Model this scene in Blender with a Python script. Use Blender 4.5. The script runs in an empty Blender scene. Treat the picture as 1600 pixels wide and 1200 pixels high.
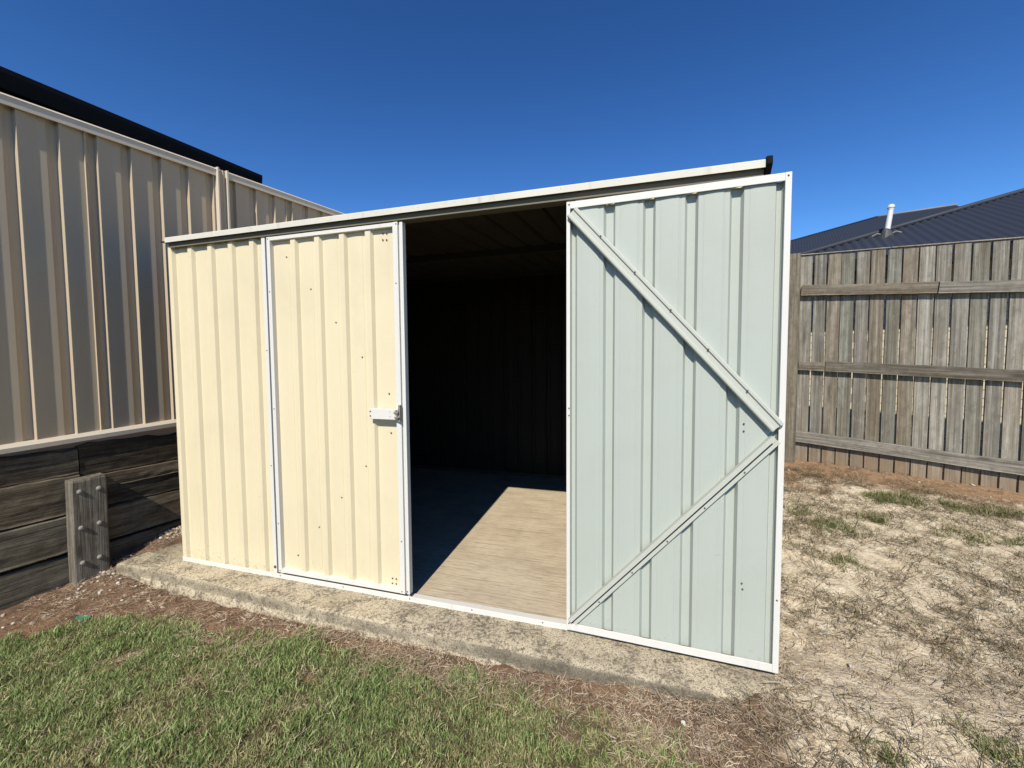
import bpy, math, random
import numpy as np
from mathutils import Vector, Matrix

SC = bpy.context.scene
COL = SC.collection
random.seed(7)
RNG = np.random.default_rng(11)
R_ = math.radians

# ------------------------------------------------------------------ camera, light, exposure
CAM = np.array([2.598, -1.779, 1.175])
YAW, PITCH, ROLL = -0.295, 0.053, -0.007


def camera_axes():
    cy, sy = math.cos(YAW), math.sin(YAW)
    f = np.array([sy * math.cos(PITCH), cy * math.cos(PITCH), -math.sin(PITCH)])
    r = np.array([cy, -sy, 0.0])
    u = np.cross(r, f)
    return (r * math.cos(ROLL) + u * math.sin(ROLL), -r * math.sin(ROLL) + u * math.cos(ROLL), f)


cr, cu, cf = camera_axes()
cd = bpy.data.cameras.new("camera")
cam = bpy.data.objects.new("camera", cd)
COL.objects.link(cam)
cam.matrix_world = Matrix(((cr[0], cu[0], -cf[0], CAM[0]), (cr[1], cu[1], -cf[1], CAM[1]),
                           (cr[2], cu[2], -cf[2], CAM[2]), (0, 0, 0, 1)))
cd.sensor_width = 36.0
cd.lens = 650.0 / 1600.0 * 36.0
cd.clip_start = 0.02
cd.clip_end = 2000.0
SC.camera = cam

SUN_AZ, SUN_EL = -2.7, 43.8            # azimuth the light travels to (from +Y, clockwise), elevation
world = bpy.data.worlds.new("World")
SC.world = world
world.use_nodes = True
wn, wl = world.node_tree.nodes, world.node_tree.links
wn.clear()
sky = wn.new("ShaderNodeTexSky")
sky.sky_type = 'NISHITA'
sky.sun_disc = False
sky.sun_elevation = R_(SUN_EL)
sky.sun_rotation = R_(180.0 + SUN_AZ)
sky.altitude = 300
sky.air_density = 1.0
sky.dust_density = 0.0
sky.ozone_density = 4.0
bg = wn.new("ShaderNodeBackground")
bg.inputs["Strength"].default_value = 0.067
wo = wn.new("ShaderNodeOutputWorld")
deep = wn.new("ShaderNodeGamma")           # a clear dry winter sky: deeper and bluer than the model's default air
deep.inputs["Gamma"].default_value = 1.4
hsv = wn.new("ShaderNodeHueSaturation")
hsv.inputs["Saturation"].default_value = 1.15
wl.new(sky.outputs[0], hsv.inputs["Color"])
wl.new(hsv.outputs[0], deep.inputs["Color"])
wl.new(deep.outputs[0], bg.inputs[0])
wl.new(bg.outputs[0], wo.inputs[0])

sd = bpy.data.lights.new("sun", 'SUN')
sd.energy = 5.0
sd.angle = R_(0.5)
sd.color = (1.0, 0.93, 0.79)
sun = bpy.data.objects.new("sun", sd)
COL.objects.link(sun)
a, e = R_(SUN_AZ), R_(SUN_EL)
SUN_DIR = Vector((math.sin(a) * math.cos(e), math.cos(a) * math.cos(e), -math.sin(e)))
sun.rotation_euler = SUN_DIR.to_track_quat('-Z', 'Y').to_euler()
sun.location = (2, -8, 9)

SC.view_settings.view_transform = 'Standard'
SC.view_settings.look = 'None'
SC.view_settings.exposure = 0.25
SC.view_settings.gamma = 1.0
SC.view_settings.use_curve_mapping = False
SC.render.engine = 'CYCLES'
SC.cycles.use_denoising = True

# ------------------------------------------------------------------ numpy noise
_tab = np.random.default_rng(3).random((256, 256))


def vnoise(x, y, s=1.0, seed=0):
    x = np.asarray(x, float) / s + seed * 17.31
    y = np.asarray(y, float) / s + seed * 9.77
    xi, yi = np.floor(x).astype(int), np.floor(y).astype(int)
    fx, fy = x - xi, y - yi
    fx, fy = fx * fx * (3 - 2 * fx), fy * fy * (3 - 2 * fy)
    g = lambda i, j: _tab[i % 256, j % 256]
    return (g(xi, yi) * (1 - fx) + g(xi + 1, yi) * fx) * (1 - fy) + (g(xi, yi + 1) * (1 - fx) + g(xi + 1, yi + 1) * fx) * fy


def fbm(x, y, s, seed=0, n=4):
    v, am, t = 0, 1.0, 0
    for k in range(n):
        v = v + am * vnoise(x, y, s / 2 ** k, seed + k)
        t += am
        am *= 0.5
    return v / t


def sstep(a, b, x):
    t = np.clip((np.asarray(x, float) - a) / (b - a), 0, 1)
    return t * t * (3 - 2 * t)


# ------------------------------------------------------------------ material helpers
ALBEDO = 0.77                 # paint and earth colours below are scaled by this to their measured reflectance


class Mat:
    def __init__(self, name, k=ALBEDO):
        self.k = k
        self.m = bpy.data.materials.new(name)
        self.m.use_nodes = True
        self.n, self.l = self.m.node_tree.nodes, self.m.node_tree.links
        self.n.clear()
        self.out = self.n.new("ShaderNodeOutputMaterial")
        self.b = self.n.new("ShaderNodeBsdfPrincipled")
        self.l.new(self.b.outputs[0], self.out.inputs[0])

    def node(self, t, **kw):
        nd = self.n.new(t)
        for k, v in kw.items():
            if k in nd.inputs.keys():
                nd.inputs[k].default_value = v
            else:
                setattr(nd, k, v)
        return nd

    def coords(self, kind="Object", scale=(1, 1, 1), rnd=False):
        tc = self.node("ShaderNodeTexCoord")
        mp = self.node("ShaderNodeMapping")
        mp.inputs["Scale"].default_value = scale
        self.l.new(tc.outputs[kind], mp.inputs[0])
        if rnd:
            oi = self.node("ShaderNodeObjectInfo")
            mu = self.node("ShaderNodeMath", operation='MULTIPLY')
            mu.inputs[1].default_value = 57.0
            self.l.new(oi.outputs["Random"], mu.inputs[0])
            cb = self.node("ShaderNodeCombineXYZ")
            for i in range(3):
                self.l.new(mu.outputs[0], cb.inputs[i])
            self.l.new(cb.outputs[0], mp.inputs["Location"])
        return mp.outputs[0]

    def noise(self, vec, scale, detail=4, rough=0.55, dist=0.0):
        nz = self.node("ShaderNodeTexNoise", Scale=scale, Detail=detail, Roughness=rough, Distortion=dist)
        self.l.new(vec, nz.inputs["Vector"])
        return nz.outputs[0]

    def ramp(self, fac, stops, interp='LINEAR'):
        r = self.node("ShaderNodeValToRGB")
        r.color_ramp.interpolation = interp
        el = r.color_ramp.elements
        while len(el) < len(stops):
            el.new(0.5)
        for e_, (p, c) in zip(el, stops):
            e_.position = p
            c = (c, c, c) if isinstance(c, (int, float)) else c
            e_.color = (*c, 1)
        self.l.new(fac, r.inputs[0])
        return r.outputs[0]

    def mix(self, fac, c1, c2, mode='MIX'):
        m = self.node("ShaderNodeMix", data_type='RGBA', blend_type=mode)
        for sock, v in ((m.inputs[0], fac), (m.inputs[6], c1), (m.inputs[7], c2)):
            if hasattr(v, "is_linked") or hasattr(v, "links"):
                self.l.new(v, sock)
            elif isinstance(v, (int, float)):
                sock.default_value = v
            else:
                sock.default_value = (*v, 1)
        return m.outputs[2]

    def color(self, v):
        if isinstance(v, tuple):
            self.b.inputs["Base Color"].default_value = (*(q * self.k for q in v), 1)
        else:
            self.l.new(self.mix(1.0, v, (self.k,) * 3, 'MULTIPLY'), self.b.inputs["Base Color"])

    def rough(self, v):
        if isinstance(v, (int, float)):
            self.b.inputs["Roughness"].default_value = v
        else:
            self.l.new(v, self.b.inputs["Roughness"])

    def bump(self, h, strength=0.3, dist=0.01):
        b = self.node("ShaderNodeBump", Strength=strength, Distance=dist)
        self.l.new(h, b.inputs["Height"])
        self.l.new(b.outputs[0], self.b.inputs["Normal"])


def painted(name, col, rough=0.42, speck=0.06, orange=0.12, dirt=0.25, spec=0.5, dirtcol=(0.36, 0.31, 0.22), splash=False, k=ALBEDO):
    """sheet-metal paint: faint mottling, tiny dark specks, orange-peel relief, a little grime"""
    m = Mat(name, k)
    v = m.coords()
    big = m.noise(v, 3.0, 5, 0.6)
    fine = m.noise(v, 90.0, 3, 0.6)
    c = m.mix(m.ramp(big, [(0.3, 0.0), (0.75, speck)]), col, tuple(x * 0.72 for x in col))
    c = m.mix(m.ramp(fine, [(0.66, 0.0), (0.78, dirt)]), c, dirtcol)
    vs = m.coords(scale=(30, 30, 0.9))
    st = m.noise(vs, 1.0, 4, 0.6)
    c = m.mix(m.ramp(st, [(0.58, 0.0), (0.8, dirt * 0.55)]), c, dirtcol)
    if splash:                              # soil splashed up the lowest hand's breadth, dust above it
        tc = m.node("ShaderNodeTexCoord")
        sp = m.node("ShaderNodeSeparateXYZ")
        m.l.new(tc.outputs["Object"], sp.inputs[0])
        sn = m.noise(v, 55.0, 5, 0.7)
        ma = m.node("ShaderNodeMath", operation='MULTIPLY_ADD')
        m.l.new(sp.outputs[2], ma.inputs[0])
        ma.inputs[1].default_value = -1.5
        m.l.new(sn, ma.inputs[2])
        c = m.mix(m.ramp(ma.outputs[0], [(0.44, 0.0), (0.60, 0.5)]), c, (0.42, 0.33, 0.22))
        dn = m.noise(v, 1.7, 5, 0.65, 0.5)
        c = m.mix(m.ramp(dn, [(0.48, 0.0), (0.75, 0.16)]), c, dirtcol)
        sc_ = m.noise(m.coords(scale=(9, 9, 60)), 1.0, 3, 0.5, 2.0)
        c = m.mix(m.ramp(sc_, [(0.73, 0.0), (0.76, 0.22)]), c, dirtcol)
    m.color(c)
    m.rough(m.ramp(big, [(0.2, rough - 0.06), (0.8, rough + 0.12)]))
    m.b.inputs["Specular IOR Level"].default_value = spec
    if splash:                              # the thin sheet is never quite flat
        wv = m.noise(m.coords(scale=(7, 7, 1.6)), 1.0, 2, 0.4)
        b0 = m.node("ShaderNodeBump", Strength=0.35, Distance=0.012)
        m.l.new(wv, b0.inputs["Height"])
        b1 = m.node("ShaderNodeBump", Strength=orange, Distance=0.002)
        m.l.new(m.noise(v, 160.0, 2, 0.5), b1.inputs["Height"])
        m.l.new(b0.outputs[0], b1.inputs["Normal"])
        m.l.new(b1.outputs[0], m.b.inputs["Normal"])
    else:
        m.bump(m.noise(v, 160.0, 2, 0.5), orange, 0.002)
    return m.m


CREAM = painted("cream_steel", (0.835, 0.735, 0.51), 0.5, 0.09, 0.2, 0.18, 0.3, splash=True)
WHITE = painted("white_steel", (0.80, 0.785, 0.74), 0.45, 0.08, 0.08, 0.35, 0.4)
DOORGREY = painted("grey_green_steel", (0.505, 0.55, 0.50), 0.5, 0.06, 0.2, 0.10, 0.3, splash=True)
BRACE = painted("pale_grey_green_steel", (0.575, 0.595, 0.53), 0.45, 0.08, 0.08, 0.15, 0.3)
INNER = painted("shade_darkened_inner_steel", (0.07, 0.063, 0.05), 0.6, 0.2, 0.1, 0.2, 0.15)  # near-black colour paints in the shed interior's shade
INNERWALL = painted("shade_darkened_inner_wall", (0.03, 0.028, 0.024), 0.6, 0.2, 0.1, 0.2, 0.12)  # walls darker still: interior shade put into the colour
FASCIA = painted("weathered_white_steel", (0.76, 0.73, 0.64), 0.55, 0.25, 0.1, 0.7, 0.3, (0.30, 0.25, 0.17))
OLIVE = painted("shade_darkened_cream_steel", (0.22, 0.195, 0.14), 0.6, 0.4, 0.1, 0.6, 0.2, (0.12, 0.10, 0.06))  # dark olive paints in the shade beneath the roof edge
FENCE = painted("beige_fence_steel", (0.52, 0.425, 0.31), 0.65, 0.08, 0.06, 0.1, 0.08, k=0.84)
FENCECAP = painted("beige_fence_trim", (0.62, 0.54, 0.43), 0.5, 0.1, 0.06, 0.15, 0.2, k=0.88)
NAVY = painted("dark_blue_roof_steel", (0.034, 0.040, 0.056), 0.55, 0.2, 0.05, 0.05, 0.25, (0.1, 0.1, 0.1))
BLACKGUT = painted("black_gutter_steel", (0.0065, 0.0065, 0.0065), 0.6, 0.1, 0.05, 0.02, 0.12)
PVC = painted("white_pipe", (0.78, 0.78, 0.77), 0.4, 0.05, 0.05, 0.1)
SCREW = painted("screw_steel", (0.10, 0.09, 0.08), 0.5, 0.2, 0.0, 0.2)
ZINC = painted("galvanised_steel", (0.30, 0.275, 0.24), 0.6, 0.3, 0.05, 0.3, 0.2)
BLACKCAP = painted("black_plastic", (0.006, 0.006, 0.007), 0.7, 0.1, 0.02, 0.02, 0.1)
RUBBER = painted("grey_flashing", (0.06, 0.06, 0.065), 0.6, 0.2, 0.02, 0.05)
GREENP = painted("green_plastic", (0.05, 0.22, 0.13), 0.4, 0.2, 0.02, 0.1)


def timber(name, axis, dark, mid, light, stain=(0.09, 0.07, 0.05), warm=(0.20, 0.15, 0.10), lines=1.0, soil=None, cross=46.0, wander=0.6):
    """grey weathered hardwood, grain along one local axis"""
    m = Mat(name)
    s_long, s_cross = 1.6, cross
    sc = [s_cross] * 3
    sc[axis] = s_long
    v = m.coords(scale=tuple(sc), rnd=True)
    g1 = m.noise(v, 1.0, 6, 0.66, wander)
    sc2 = [150.0] * 3
    sc2[axis] = 3.0
    v2 = m.coords(scale=tuple(sc2), rnd=True)
    g2 = m.noise(v2, 1.0, 4, 0.6, 0.3)
    sc3 = [9.0] * 3
    sc3[axis] = 1.3
    v3 = m.coords(scale=tuple(sc3), rnd=True)
    g3 = m.noise(v3, 1.0, 4, 0.6, 1.2)
    c = m.ramp(g1, [(0.32, dark), (0.5, mid), (0.68, light)])
    c = m.mix(m.ramp(g2, [(0.30, 0.8), (0.46, 0.0)]), c, dark)
    c = m.mix(m.ramp(g3, [(0.50, 0.0), (0.72, 0.65)]), c, warm)
    c = m.mix(m.ramp(g3, [(0.24, 0.55), (0.42, 0.0)]), c, stain)
    sck = [7.0] * 3
    sck[axis] = 2.2
    vo = m.node("ShaderNodeTexVoronoi", Scale=1.0, Randomness=1.0)
    m.l.new(m.coords(scale=tuple(sck), rnd=True), vo.inputs["Vector"])
    c = m.mix(m.ramp(vo.outputs["Distance"], [(0.05, 0.9), (0.10, 0.35), (0.16, 0.0)]), c, tuple(0.4 * q for q in mid))
    mott = m.noise(m.coords(scale=(24, 24, 24), rnd=True), 1.0, 6, 0.72)
    c = m.mix(m.ramp(mott, [(0.34, 0.55), (0.5, 0.0)]), c, tuple(0.5 * q for q in mid))
    c = m.mix(m.ramp(mott, [(0.56, 0.0), (0.74, 0.45)]), c, tuple(min(1, 1.15 * q) for q in light))
    oi = m.node("ShaderNodeObjectInfo")
    tone = m.ramp(oi.outputs["Random"], [(0.0, (0.66, 0.65, 0.62)), (0.25, (1.0, 0.93, 0.84)), (0.45, (0.80, 0.85, 0.82)), (0.7, (1.0, 1.0, 1.0)), (1.0, (1.22, 1.22, 1.2))])
    c = m.mix(1.0, c, tone, 'MULTIPLY')
    if soil:                                # rain-splashed earth on the lowest hand's breadth
        tc = m.node("ShaderNodeTexCoord")
        sp = m.node("ShaderNodeSeparateXYZ")
        m.l.new(tc.outputs["Object"], sp.inputs[0])
        ad = m.node("ShaderNodeMath", operation='MULTIPLY_ADD')
        m.l.new(g3, ad.inputs[0])
        ad.inputs[1].default_value = -0.12
        m.l.new(sp.outputs[2], ad.inputs[2])
        c = m.mix(m.ramp(ad.outputs[0], [(0.0, 0.6), (0.08, 0.0)]), c, soil)
    m.color(c)
    m.rough(0.88)
    m.b.inputs["Specular IOR Level"].default_value = 0.15
    ad = m.node("ShaderNodeMath", operation='ADD')
    m.l.new(g1, ad.inputs[0])
    m.l.new(g2, ad.inputs[1])
    m.bump(ad.outputs[0], 0.7 * lines, 0.006)
    return m.m


PALING = timber("weathered_paling", 2, (0.12, 0.108, 0.088), (0.265, 0.248, 0.21), (0.42, 0.40, 0.355),
                soil=(0.30, 0.21, 0.13))
RAILWOOD = timber("weathered_rail", 0, (0.11, 0.10, 0.085), (0.23, 0.21, 0.18), (0.34, 0.32, 0.28))
POSTWOOD = timber("weathered_post", 2, (0.14, 0.12, 0.095), (0.31, 0.28, 0.225), (0.40, 0.365, 0.30))
CAPWOOD = timber("pale_capping", 0, (0.25, 0.23, 0.2), (0.42, 0.39, 0.34), (0.55, 0.52, 0.46))
SLEEPER = timber("dark_sleeper", 0, (0.058, 0.047, 0.035), (0.20, 0.167, 0.125), (0.30, 0.26, 0.20),
                (0.03, 0.024, 0.018), (0.19, 0.13, 0.08), cross=26.0, wander=1.6)
SLEEPERTOP = timber("blackened_sleeper", 0, (0.016, 0.014, 0.012), (0.085, 0.068, 0.052), (0.20, 0.165, 0.125),
                    (0.012, 0.011, 0.010), (0.11, 0.078, 0.05), cross=24.0, wander=1.6)
SLEEPERPOST = timber("grey_sleeper_post", 2, (0.13, 0.113, 0.092), (0.29, 0.262, 0.222), (0.40, 0.37, 0.325),
                     (0.08, 0.07, 0.06), (0.19, 0.165, 0.14))


def concrete_mat():
    m = Mat("lichened_concrete")
    v = m.coords()
    n1 = m.noise(v, 4.0, 6, 0.65)
    n2 = m.noise(v, 62.0, 6, 0.74)
    n3 = m.noise(v, 210.0, 3, 0.6)
    c = m.ramp(n1, [(0.3, (0.58, 0.495, 0.35)), (0.6, (0.80, 0.69, 0.50)), (0.8, (0.66, 0.57, 0.42))])
    pk = m.noise(v, 9.0, 4, 0.6, 0.8)
    md_ = m.node("ShaderNodeMath", operation='MULTIPLY_ADD')
    m.l.new(pk, md_.inputs[0])
    md_.inputs[1].default_value = 0.55
    m.l.new(n2, md_.inputs[2])
    c = m.mix(m.ramp(md_.outputs[0], [(0.66, 0.85), (0.82, 0.0)]), c, (0.14, 0.12, 0.095))
    wv_ = m.noise(m.coords(scale=(3.5, 22, 10)), 1.0, 4, 0.6, 0.5)
    c = m.mix(m.ramp(wv_, [(0.55, 0.0), (0.75, 0.5)]), c, (0.30, 0.22, 0.14))
    c = m.mix(m.ramp(n3, [(0.38, 0.8), (0.49, 0.0)]), c, (0.12, 0.10, 0.08))
    # black algae where water stands: along the outer lip and towards the right end
    at = m.node("ShaderNodeAttribute", attribute_name="algae")
    ad = m.node("ShaderNodeMath", operation='ADD')
    m.l.new(at.outputs["Fac"], ad.inputs[0])
    m.l.new(n2, ad.inputs[1])
    c = m.mix(m.ramp(ad.outputs[0], [(0.72, 0.0), (1.05, 0.75)]), c, (0.10, 0.088, 0.07))
    m.color(c)
    m.rough(0.92)
    m.b.inputs["Specular IOR Level"].default_value = 0.1
    ad2 = m.node("ShaderNodeMath", operation='ADD')
    m.l.new(n2, ad2.inputs[0])
    m.l.new(n3, ad2.inputs[1])
    m.bump(ad2.outputs[0], 0.6, 0.008)
    return m.m


def floor_mat():
    m = Mat("broomed_concrete")
    v = m.coords(scale=(2.5, 75.0, 1))
    n1 = m.noise(v, 1.0, 5, 0.65, 0.4)
    v2 = m.coords(scale=(14, 210.0, 1))
    n2 = m.noise(v2, 1.0, 3, 0.6, 0.3)
    n3 = m.noise(m.coords(), 5.0, 5, 0.6)
    n4 = m.noise(m.coords(), 70.0, 3, 0.6)
    c = m.ramp(n3, [(0.3, (0.57, 0.475, 0.345)), (0.65, (0.70, 0.595, 0.44))])
    c = m.mix(m.ramp(n1, [(0.36, 0.6), (0.5, 0.0)]), c, (0.33, 0.26, 0.18))
    c = m.mix(m.ramp(n2, [(0.34, 0.6), (0.47, 0.0)]), c, (0.27, 0.21, 0.15))
    c = m.mix(m.ramp(n4, [(0.68, 0.0), (0.76, 0.5)]), c, (0.22, 0.17, 0.12))
    m.color(c)
    m.rough(0.9)
    m.b.inputs["Specular IOR Level"].default_value = 0.15
    ad = m.node("ShaderNodeMath", operation='ADD')
    m.l.new(n1, ad.inputs[0])
    m.l.new(n2, ad.inputs[1])
    m.bump(ad.outputs[0], 0.5, 0.004)
    return m.m


def ground_mat():
    m = Mat("bare_earth", 0.84)
    v = m.coords()
    n1 = m.noise(v, 3.2, 6, 0.65, 0.3)
    n2 = m.noise(v, 26.0, 6, 0.7)
    n3 = m.noise(v, 110.0, 4, 0.65)
    at = m.node("ShaderNodeAttribute", attribute_name="soil")
    sp = m.node("ShaderNodeSeparateColor")
    m.l.new(at.outputs["Color"], sp.inputs[0])
    c = m.ramp(n2, [(0.28, (0.105, 0.066, 0.042)), (0.55, (0.235, 0.150, 0.098)), (0.78, (0.33, 0.23, 0.16))])
    orange = m.ramp(n2, [(0.3, (0.27, 0.165, 0.09)), (0.6, (0.42, 0.275, 0.165)), (0.8, (0.50, 0.36, 0.24))])
    sand = m.ramp(n2, [(0.30, (0.50, 0.39, 0.255)), (0.48, (0.73, 0.61, 0.435)), (0.66, (0.87, 0.77, 0.595))])
    c = m.mix(sp.outputs[2], c, orange)
    adr = m.node("ShaderNodeMath", operation='MULTIPLY_ADD')
    m.l.new(n2, adr.inputs[0])
    adr.inputs[1].default_value = 0.7
    m.l.new(sp.outputs[0], adr.inputs[2])
    c = m.mix(m.ramp(adr.outputs[0], [(0.62, 0.0), (1.0, 1.0)]), c, sand)
    c = m.mix(m.ramp(n3, [(0.28, 0.55), (0.44, 0.0)]), c, (0.08, 0.055, 0.035))
    c = m.mix(sp.outputs[1], c, (0.075, 0.068, 0.035))
    m.color(c)
    m.rough(0.95)
    m.b.inputs["Specular IOR Level"].default_value = 0.1
    ad = m.node("ShaderNodeMath", operation='MULTIPLY_ADD')
    m.l.new(n3, ad.inputs[0])
    ad.inputs[1].default_value = 0.5
    m.l.new(n2, ad.inputs[2])
    m.bump(ad.outputs[0], 0.9, 0.02)
    return m.m


def blade_mat(name, transl=0.25, rough=0.55):
    m = Mat(name)
    at = m.node("ShaderNodeAttribute", attribute_name="tint")
    oi = m.node("ShaderNodeObjectInfo")
    tone = m.ramp(oi.outputs["Random"], [(0.0, 0.58), (1.0, 0.97)])
    c = m.mix(1.0, at.outputs["Color"], tone, 'MULTIPLY')
    m.k = 1.0
    m.color(c)
    m.rough(rough)
    m.b.inputs["Specular IOR Level"].default_value = 0.25
    tr = m.node("ShaderNodeBsdfTranslucent")
    m.l.new(c, tr.inputs[0])
    mx = m.node("ShaderNodeMixShader")
    mx.inputs[0].default_value = transl
    m.l.new(m.b.outputs[0], mx.inputs[1])
    m.l.new(tr.outputs[0], mx.inputs[2])
    m.l.new(mx.outputs[0], m.out.inputs[0])
    return m.m


def stone_mat():
    m = Mat("pale_gravel")
    oi = m.node("ShaderNodeObjectInfo")
    c = m.ramp(oi.outputs["Random"], [(0.0, (0.30, 0.23, 0.17)), (0.3, (0.48, 0.41, 0.32)), (0.6, (0.60, 0.54, 0.45)), (1.0, (0.74, 0.70, 0.62))])
    n = m.noise(m.coords(), 90, 3)
    c = m.mix(m.ramp(n, [(0.35, 0.4), (0.55, 0.0)]), c, (0.30, 0.25, 0.2))
    m.color(c)
    m.rough(0.85)
    return m.m


def brick_mat():
    m = Mat("cream_brick")
    tc = m.node("ShaderNodeTexCoord")
    br = m.node("ShaderNodeTexBrick", Scale=1.0)
    br.inputs["Color1"].default_value = (0.66, 0.57, 0.42, 1)
    br.inputs["Color2"].default_value = (0.72, 0.64, 0.49, 1)
    br.inputs["Mortar"].default_value = (0.28, 0.25, 0.21, 1)
    br.inputs["Mortar Size"].default_value = 0.006
    br.inputs["Brick Width"].default_value = 0.24
    br.inputs["Row Height"].default_value = 0.086
    m.l.new(tc.outputs["UV"], br.inputs["Vector"])
    m.color(br.outputs[0])
    m.rough(0.9)
    inv = m.node("ShaderNodeMath", operation='SUBTRACT')
    inv.inputs[0].default_value = 1.0
    m.l.new(br.outputs[1], inv.inputs[1])
    m.bump(inv.outputs[0], 0.6, 0.01)
    return m.m


CONCRETE, FLOOR, EARTH, STONE, BRICK = concrete_mat(), floor_mat(), ground_mat(), stone_mat(), brick_mat()
GRASS = blade_mat("grass_blade")
STRAW = blade_mat("dry_straw", 0.15, 0.65)


# ------------------------------------------------------------------ object helpers
class MB:
    def __init__(self):
        self.v, self.f, self.mi = [], [], []

    def add(self, verts, faces, mi=0):
        o = len(self.v)
        self.v += [tuple(map(float, p)) for p in verts]
        for f in faces:
            self.f.append(tuple(i + o for i in f))
            self.mi.append(mi)
        return self

    def box(self, x0, x1, y0, y1, z0, z1, mi=0):
        v = [(x, y, z) for z in (z0, z1) for y in (y0, y1) for x in (x0, x1)]
        return self.add(v, [(0, 2, 3, 1), (4, 5, 7, 6), (0, 1, 5, 4), (2, 6, 7, 3), (0, 4, 6, 2), (1, 3, 7, 5)], mi)

    def bar(self, p0, p1, poly, up, mi=0):
        """extrude a closed polygon (u along up x dir, v along up) from p0 to p1"""
        p0, p1, up = Vector(p0), Vector(p1), Vector(up)
        d = (p1 - p0).normalized()
        side = d.cross(up).normalized()
        n = len(poly)
        vs = []
        for p in (p0, p1):
            vs += [tuple(p + side * u + up * w) for u, w in poly]
        fs = [(i, (i + 1) % n, n + (i + 1) % n, n + i) for i in range(n)]
        fs += [tuple(reversed(range(n))), tuple(range(n, 2 * n))]
        return self.add(vs, fs, mi)

    def tube(self, pts, rad, seg=10, mi=0, caps=True):
        pts = [Vector(p) for p in pts]
        rad = rad if hasattr(rad, "__len__") else [rad] * len(pts)
        rings = []
        for i, p in enumerate(pts):
            d = (pts[min(i + 1, len(pts) - 1)] - pts[max(i - 1, 0)]).normalized()
            a_ = d.cross(Vector((0.31, 0.77, 0.55))).normalized()
            b_ = d.cross(a_)
            rings.append([tuple(p + (a_ * math.cos(t) + b_ * math.sin(t)) * rad[i]) for t in [2 * math.pi * k / seg for k in range(seg)]])
        vs = [q for r in rings for q in r]
        fs = []
        for i in range(len(pts) - 1):
            for k in range(seg):
                k2 = (k + 1) % seg
                fs.append((i * seg + k, i * seg + k2, (i + 1) * seg + k2, (i + 1) * seg + k))
        if caps:
            fs += [tuple(reversed(range(seg))), tuple(range((len(pts) - 1) * seg, len(pts) * seg))]
        return self.add(vs, fs, mi)

    def mesh(self, name, mats, smooth=False):
        me = bpy.data.meshes.new(name)
        me.from_pydata(self.v, [], self.f)
        for m in (mats if isinstance(mats, (list, tuple)) else [mats]):
            me.materials.append(m)
        me.polygons.foreach_set("material_index", self.mi)
        if smooth:
            me.polygons.foreach_set("use_smooth", [True] * len(self.f))
        me.update()
        return me

    def build(self, name, mats, parent=None, smooth=False, bevel=0.0, fix=True):
        me = self.mesh(name, mats, smooth)
        if fix:
            import bmesh
            b = bmesh.new()
            b.from_mesh(me)
            bmesh.ops.recalc_face_normals(b, faces=b.faces)
            b.to_mesh(me)
            b.free()
        return link(name, me, parent, bevel)


def link(name, me, parent=None, bevel=0.0, local=False):
    o = bpy.data.objects.new(name, me)
    COL.objects.link(o)
    if parent is not None:
        o.parent = parent
        if not local:
            o.matrix_parent_inverse = world_of(parent).inverted()
    if bevel:
        md = o.modifiers.new("bevel", 'BEVEL')
        md.width = bevel
        md.segments = 2
        md.limit_method = 'ANGLE'
    return o


def world_of(o):
    m = o.matrix_basis.copy()
    if o.parent:
        m = world_of(o.parent) @ o.matrix_parent_inverse @ m
    return m


def tag(o, label=None, cat=None, group=None, kind=None):
    for k, v in (("label", label), ("category", cat), ("group", group), ("kind", kind)):
        if v:
            o[k] = v
    return o


def thing(name, loc, label, cat, group=None, rz=0.0):
    o = bpy.data.objects.new(name, None)
    o.empty_display_size = 0.2
    COL.objects.link(o)
    o.location = loc
    o.rotation_euler = (0, 0, rz)
    return tag(o, label, cat, group)


def sheet(profile, z0, z1, S, D, O=(0, 0, 0), thick=0.0012, mats=(0, 1)):
    """vertical sheet: profile [(s, d)], s along S, d outward along D; z0/z1 numbers or functions of s; two skins"""
    mb = MB()
    S, D, O = Vector(S), Vector(D), Vector(O)
    zf0 = z0 if callable(z0) else (lambda s: z0)
    zf1 = z1 if callable(z1) else (lambda s: z1)
    for off, mi in ((0.0, mats[0]), (-thick, mats[1])):
        vs = []
        for s, d in profile:
            p = O + S * s + D * (d + off)
            vs += [(p.x, p.y, p.z + zf0(s)), (p.x, p.y, p.z + zf1(s))]
        fs = [(2 * i, 2 * i + 2, 2 * i + 3, 2 * i + 1) for i in range(len(profile) - 1)]
        mb.add(vs, fs, mi)
    return mb


def rib_profile(s0, s1, first, pitch, crest=0.028, side=0.010, h=0.017, arch=0.0025):
    """flat pans with narrow trapezoid ribs and a small crease beside each rib"""
    out = [(s0, 0.0)]
    k = first
    prev = s0
    while k < s1:
        if k > s0 + 0.005 and k + crest + 2 * side < s1 - 0.002:
            w = k - prev
            if w > 0.06:
                for q in (0.22, 0.36, 0.5, 0.64, 0.78):
                    out.append((prev + w * q, arch * (1 - (2 * q - 1) ** 2)))
                out += [(k - 0.019, 0.0012), (k - 0.016, 0.0028), (k - 0.013, 0.0006)]
            out += [(k, 0.0), (k + side, h), (k + side + crest, h), (k + 2 * side + crest, 0.0)]
            prev = k + 2 * side + crest
        k += pitch
    out.append((s1, 0.0))
    return out


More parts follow.
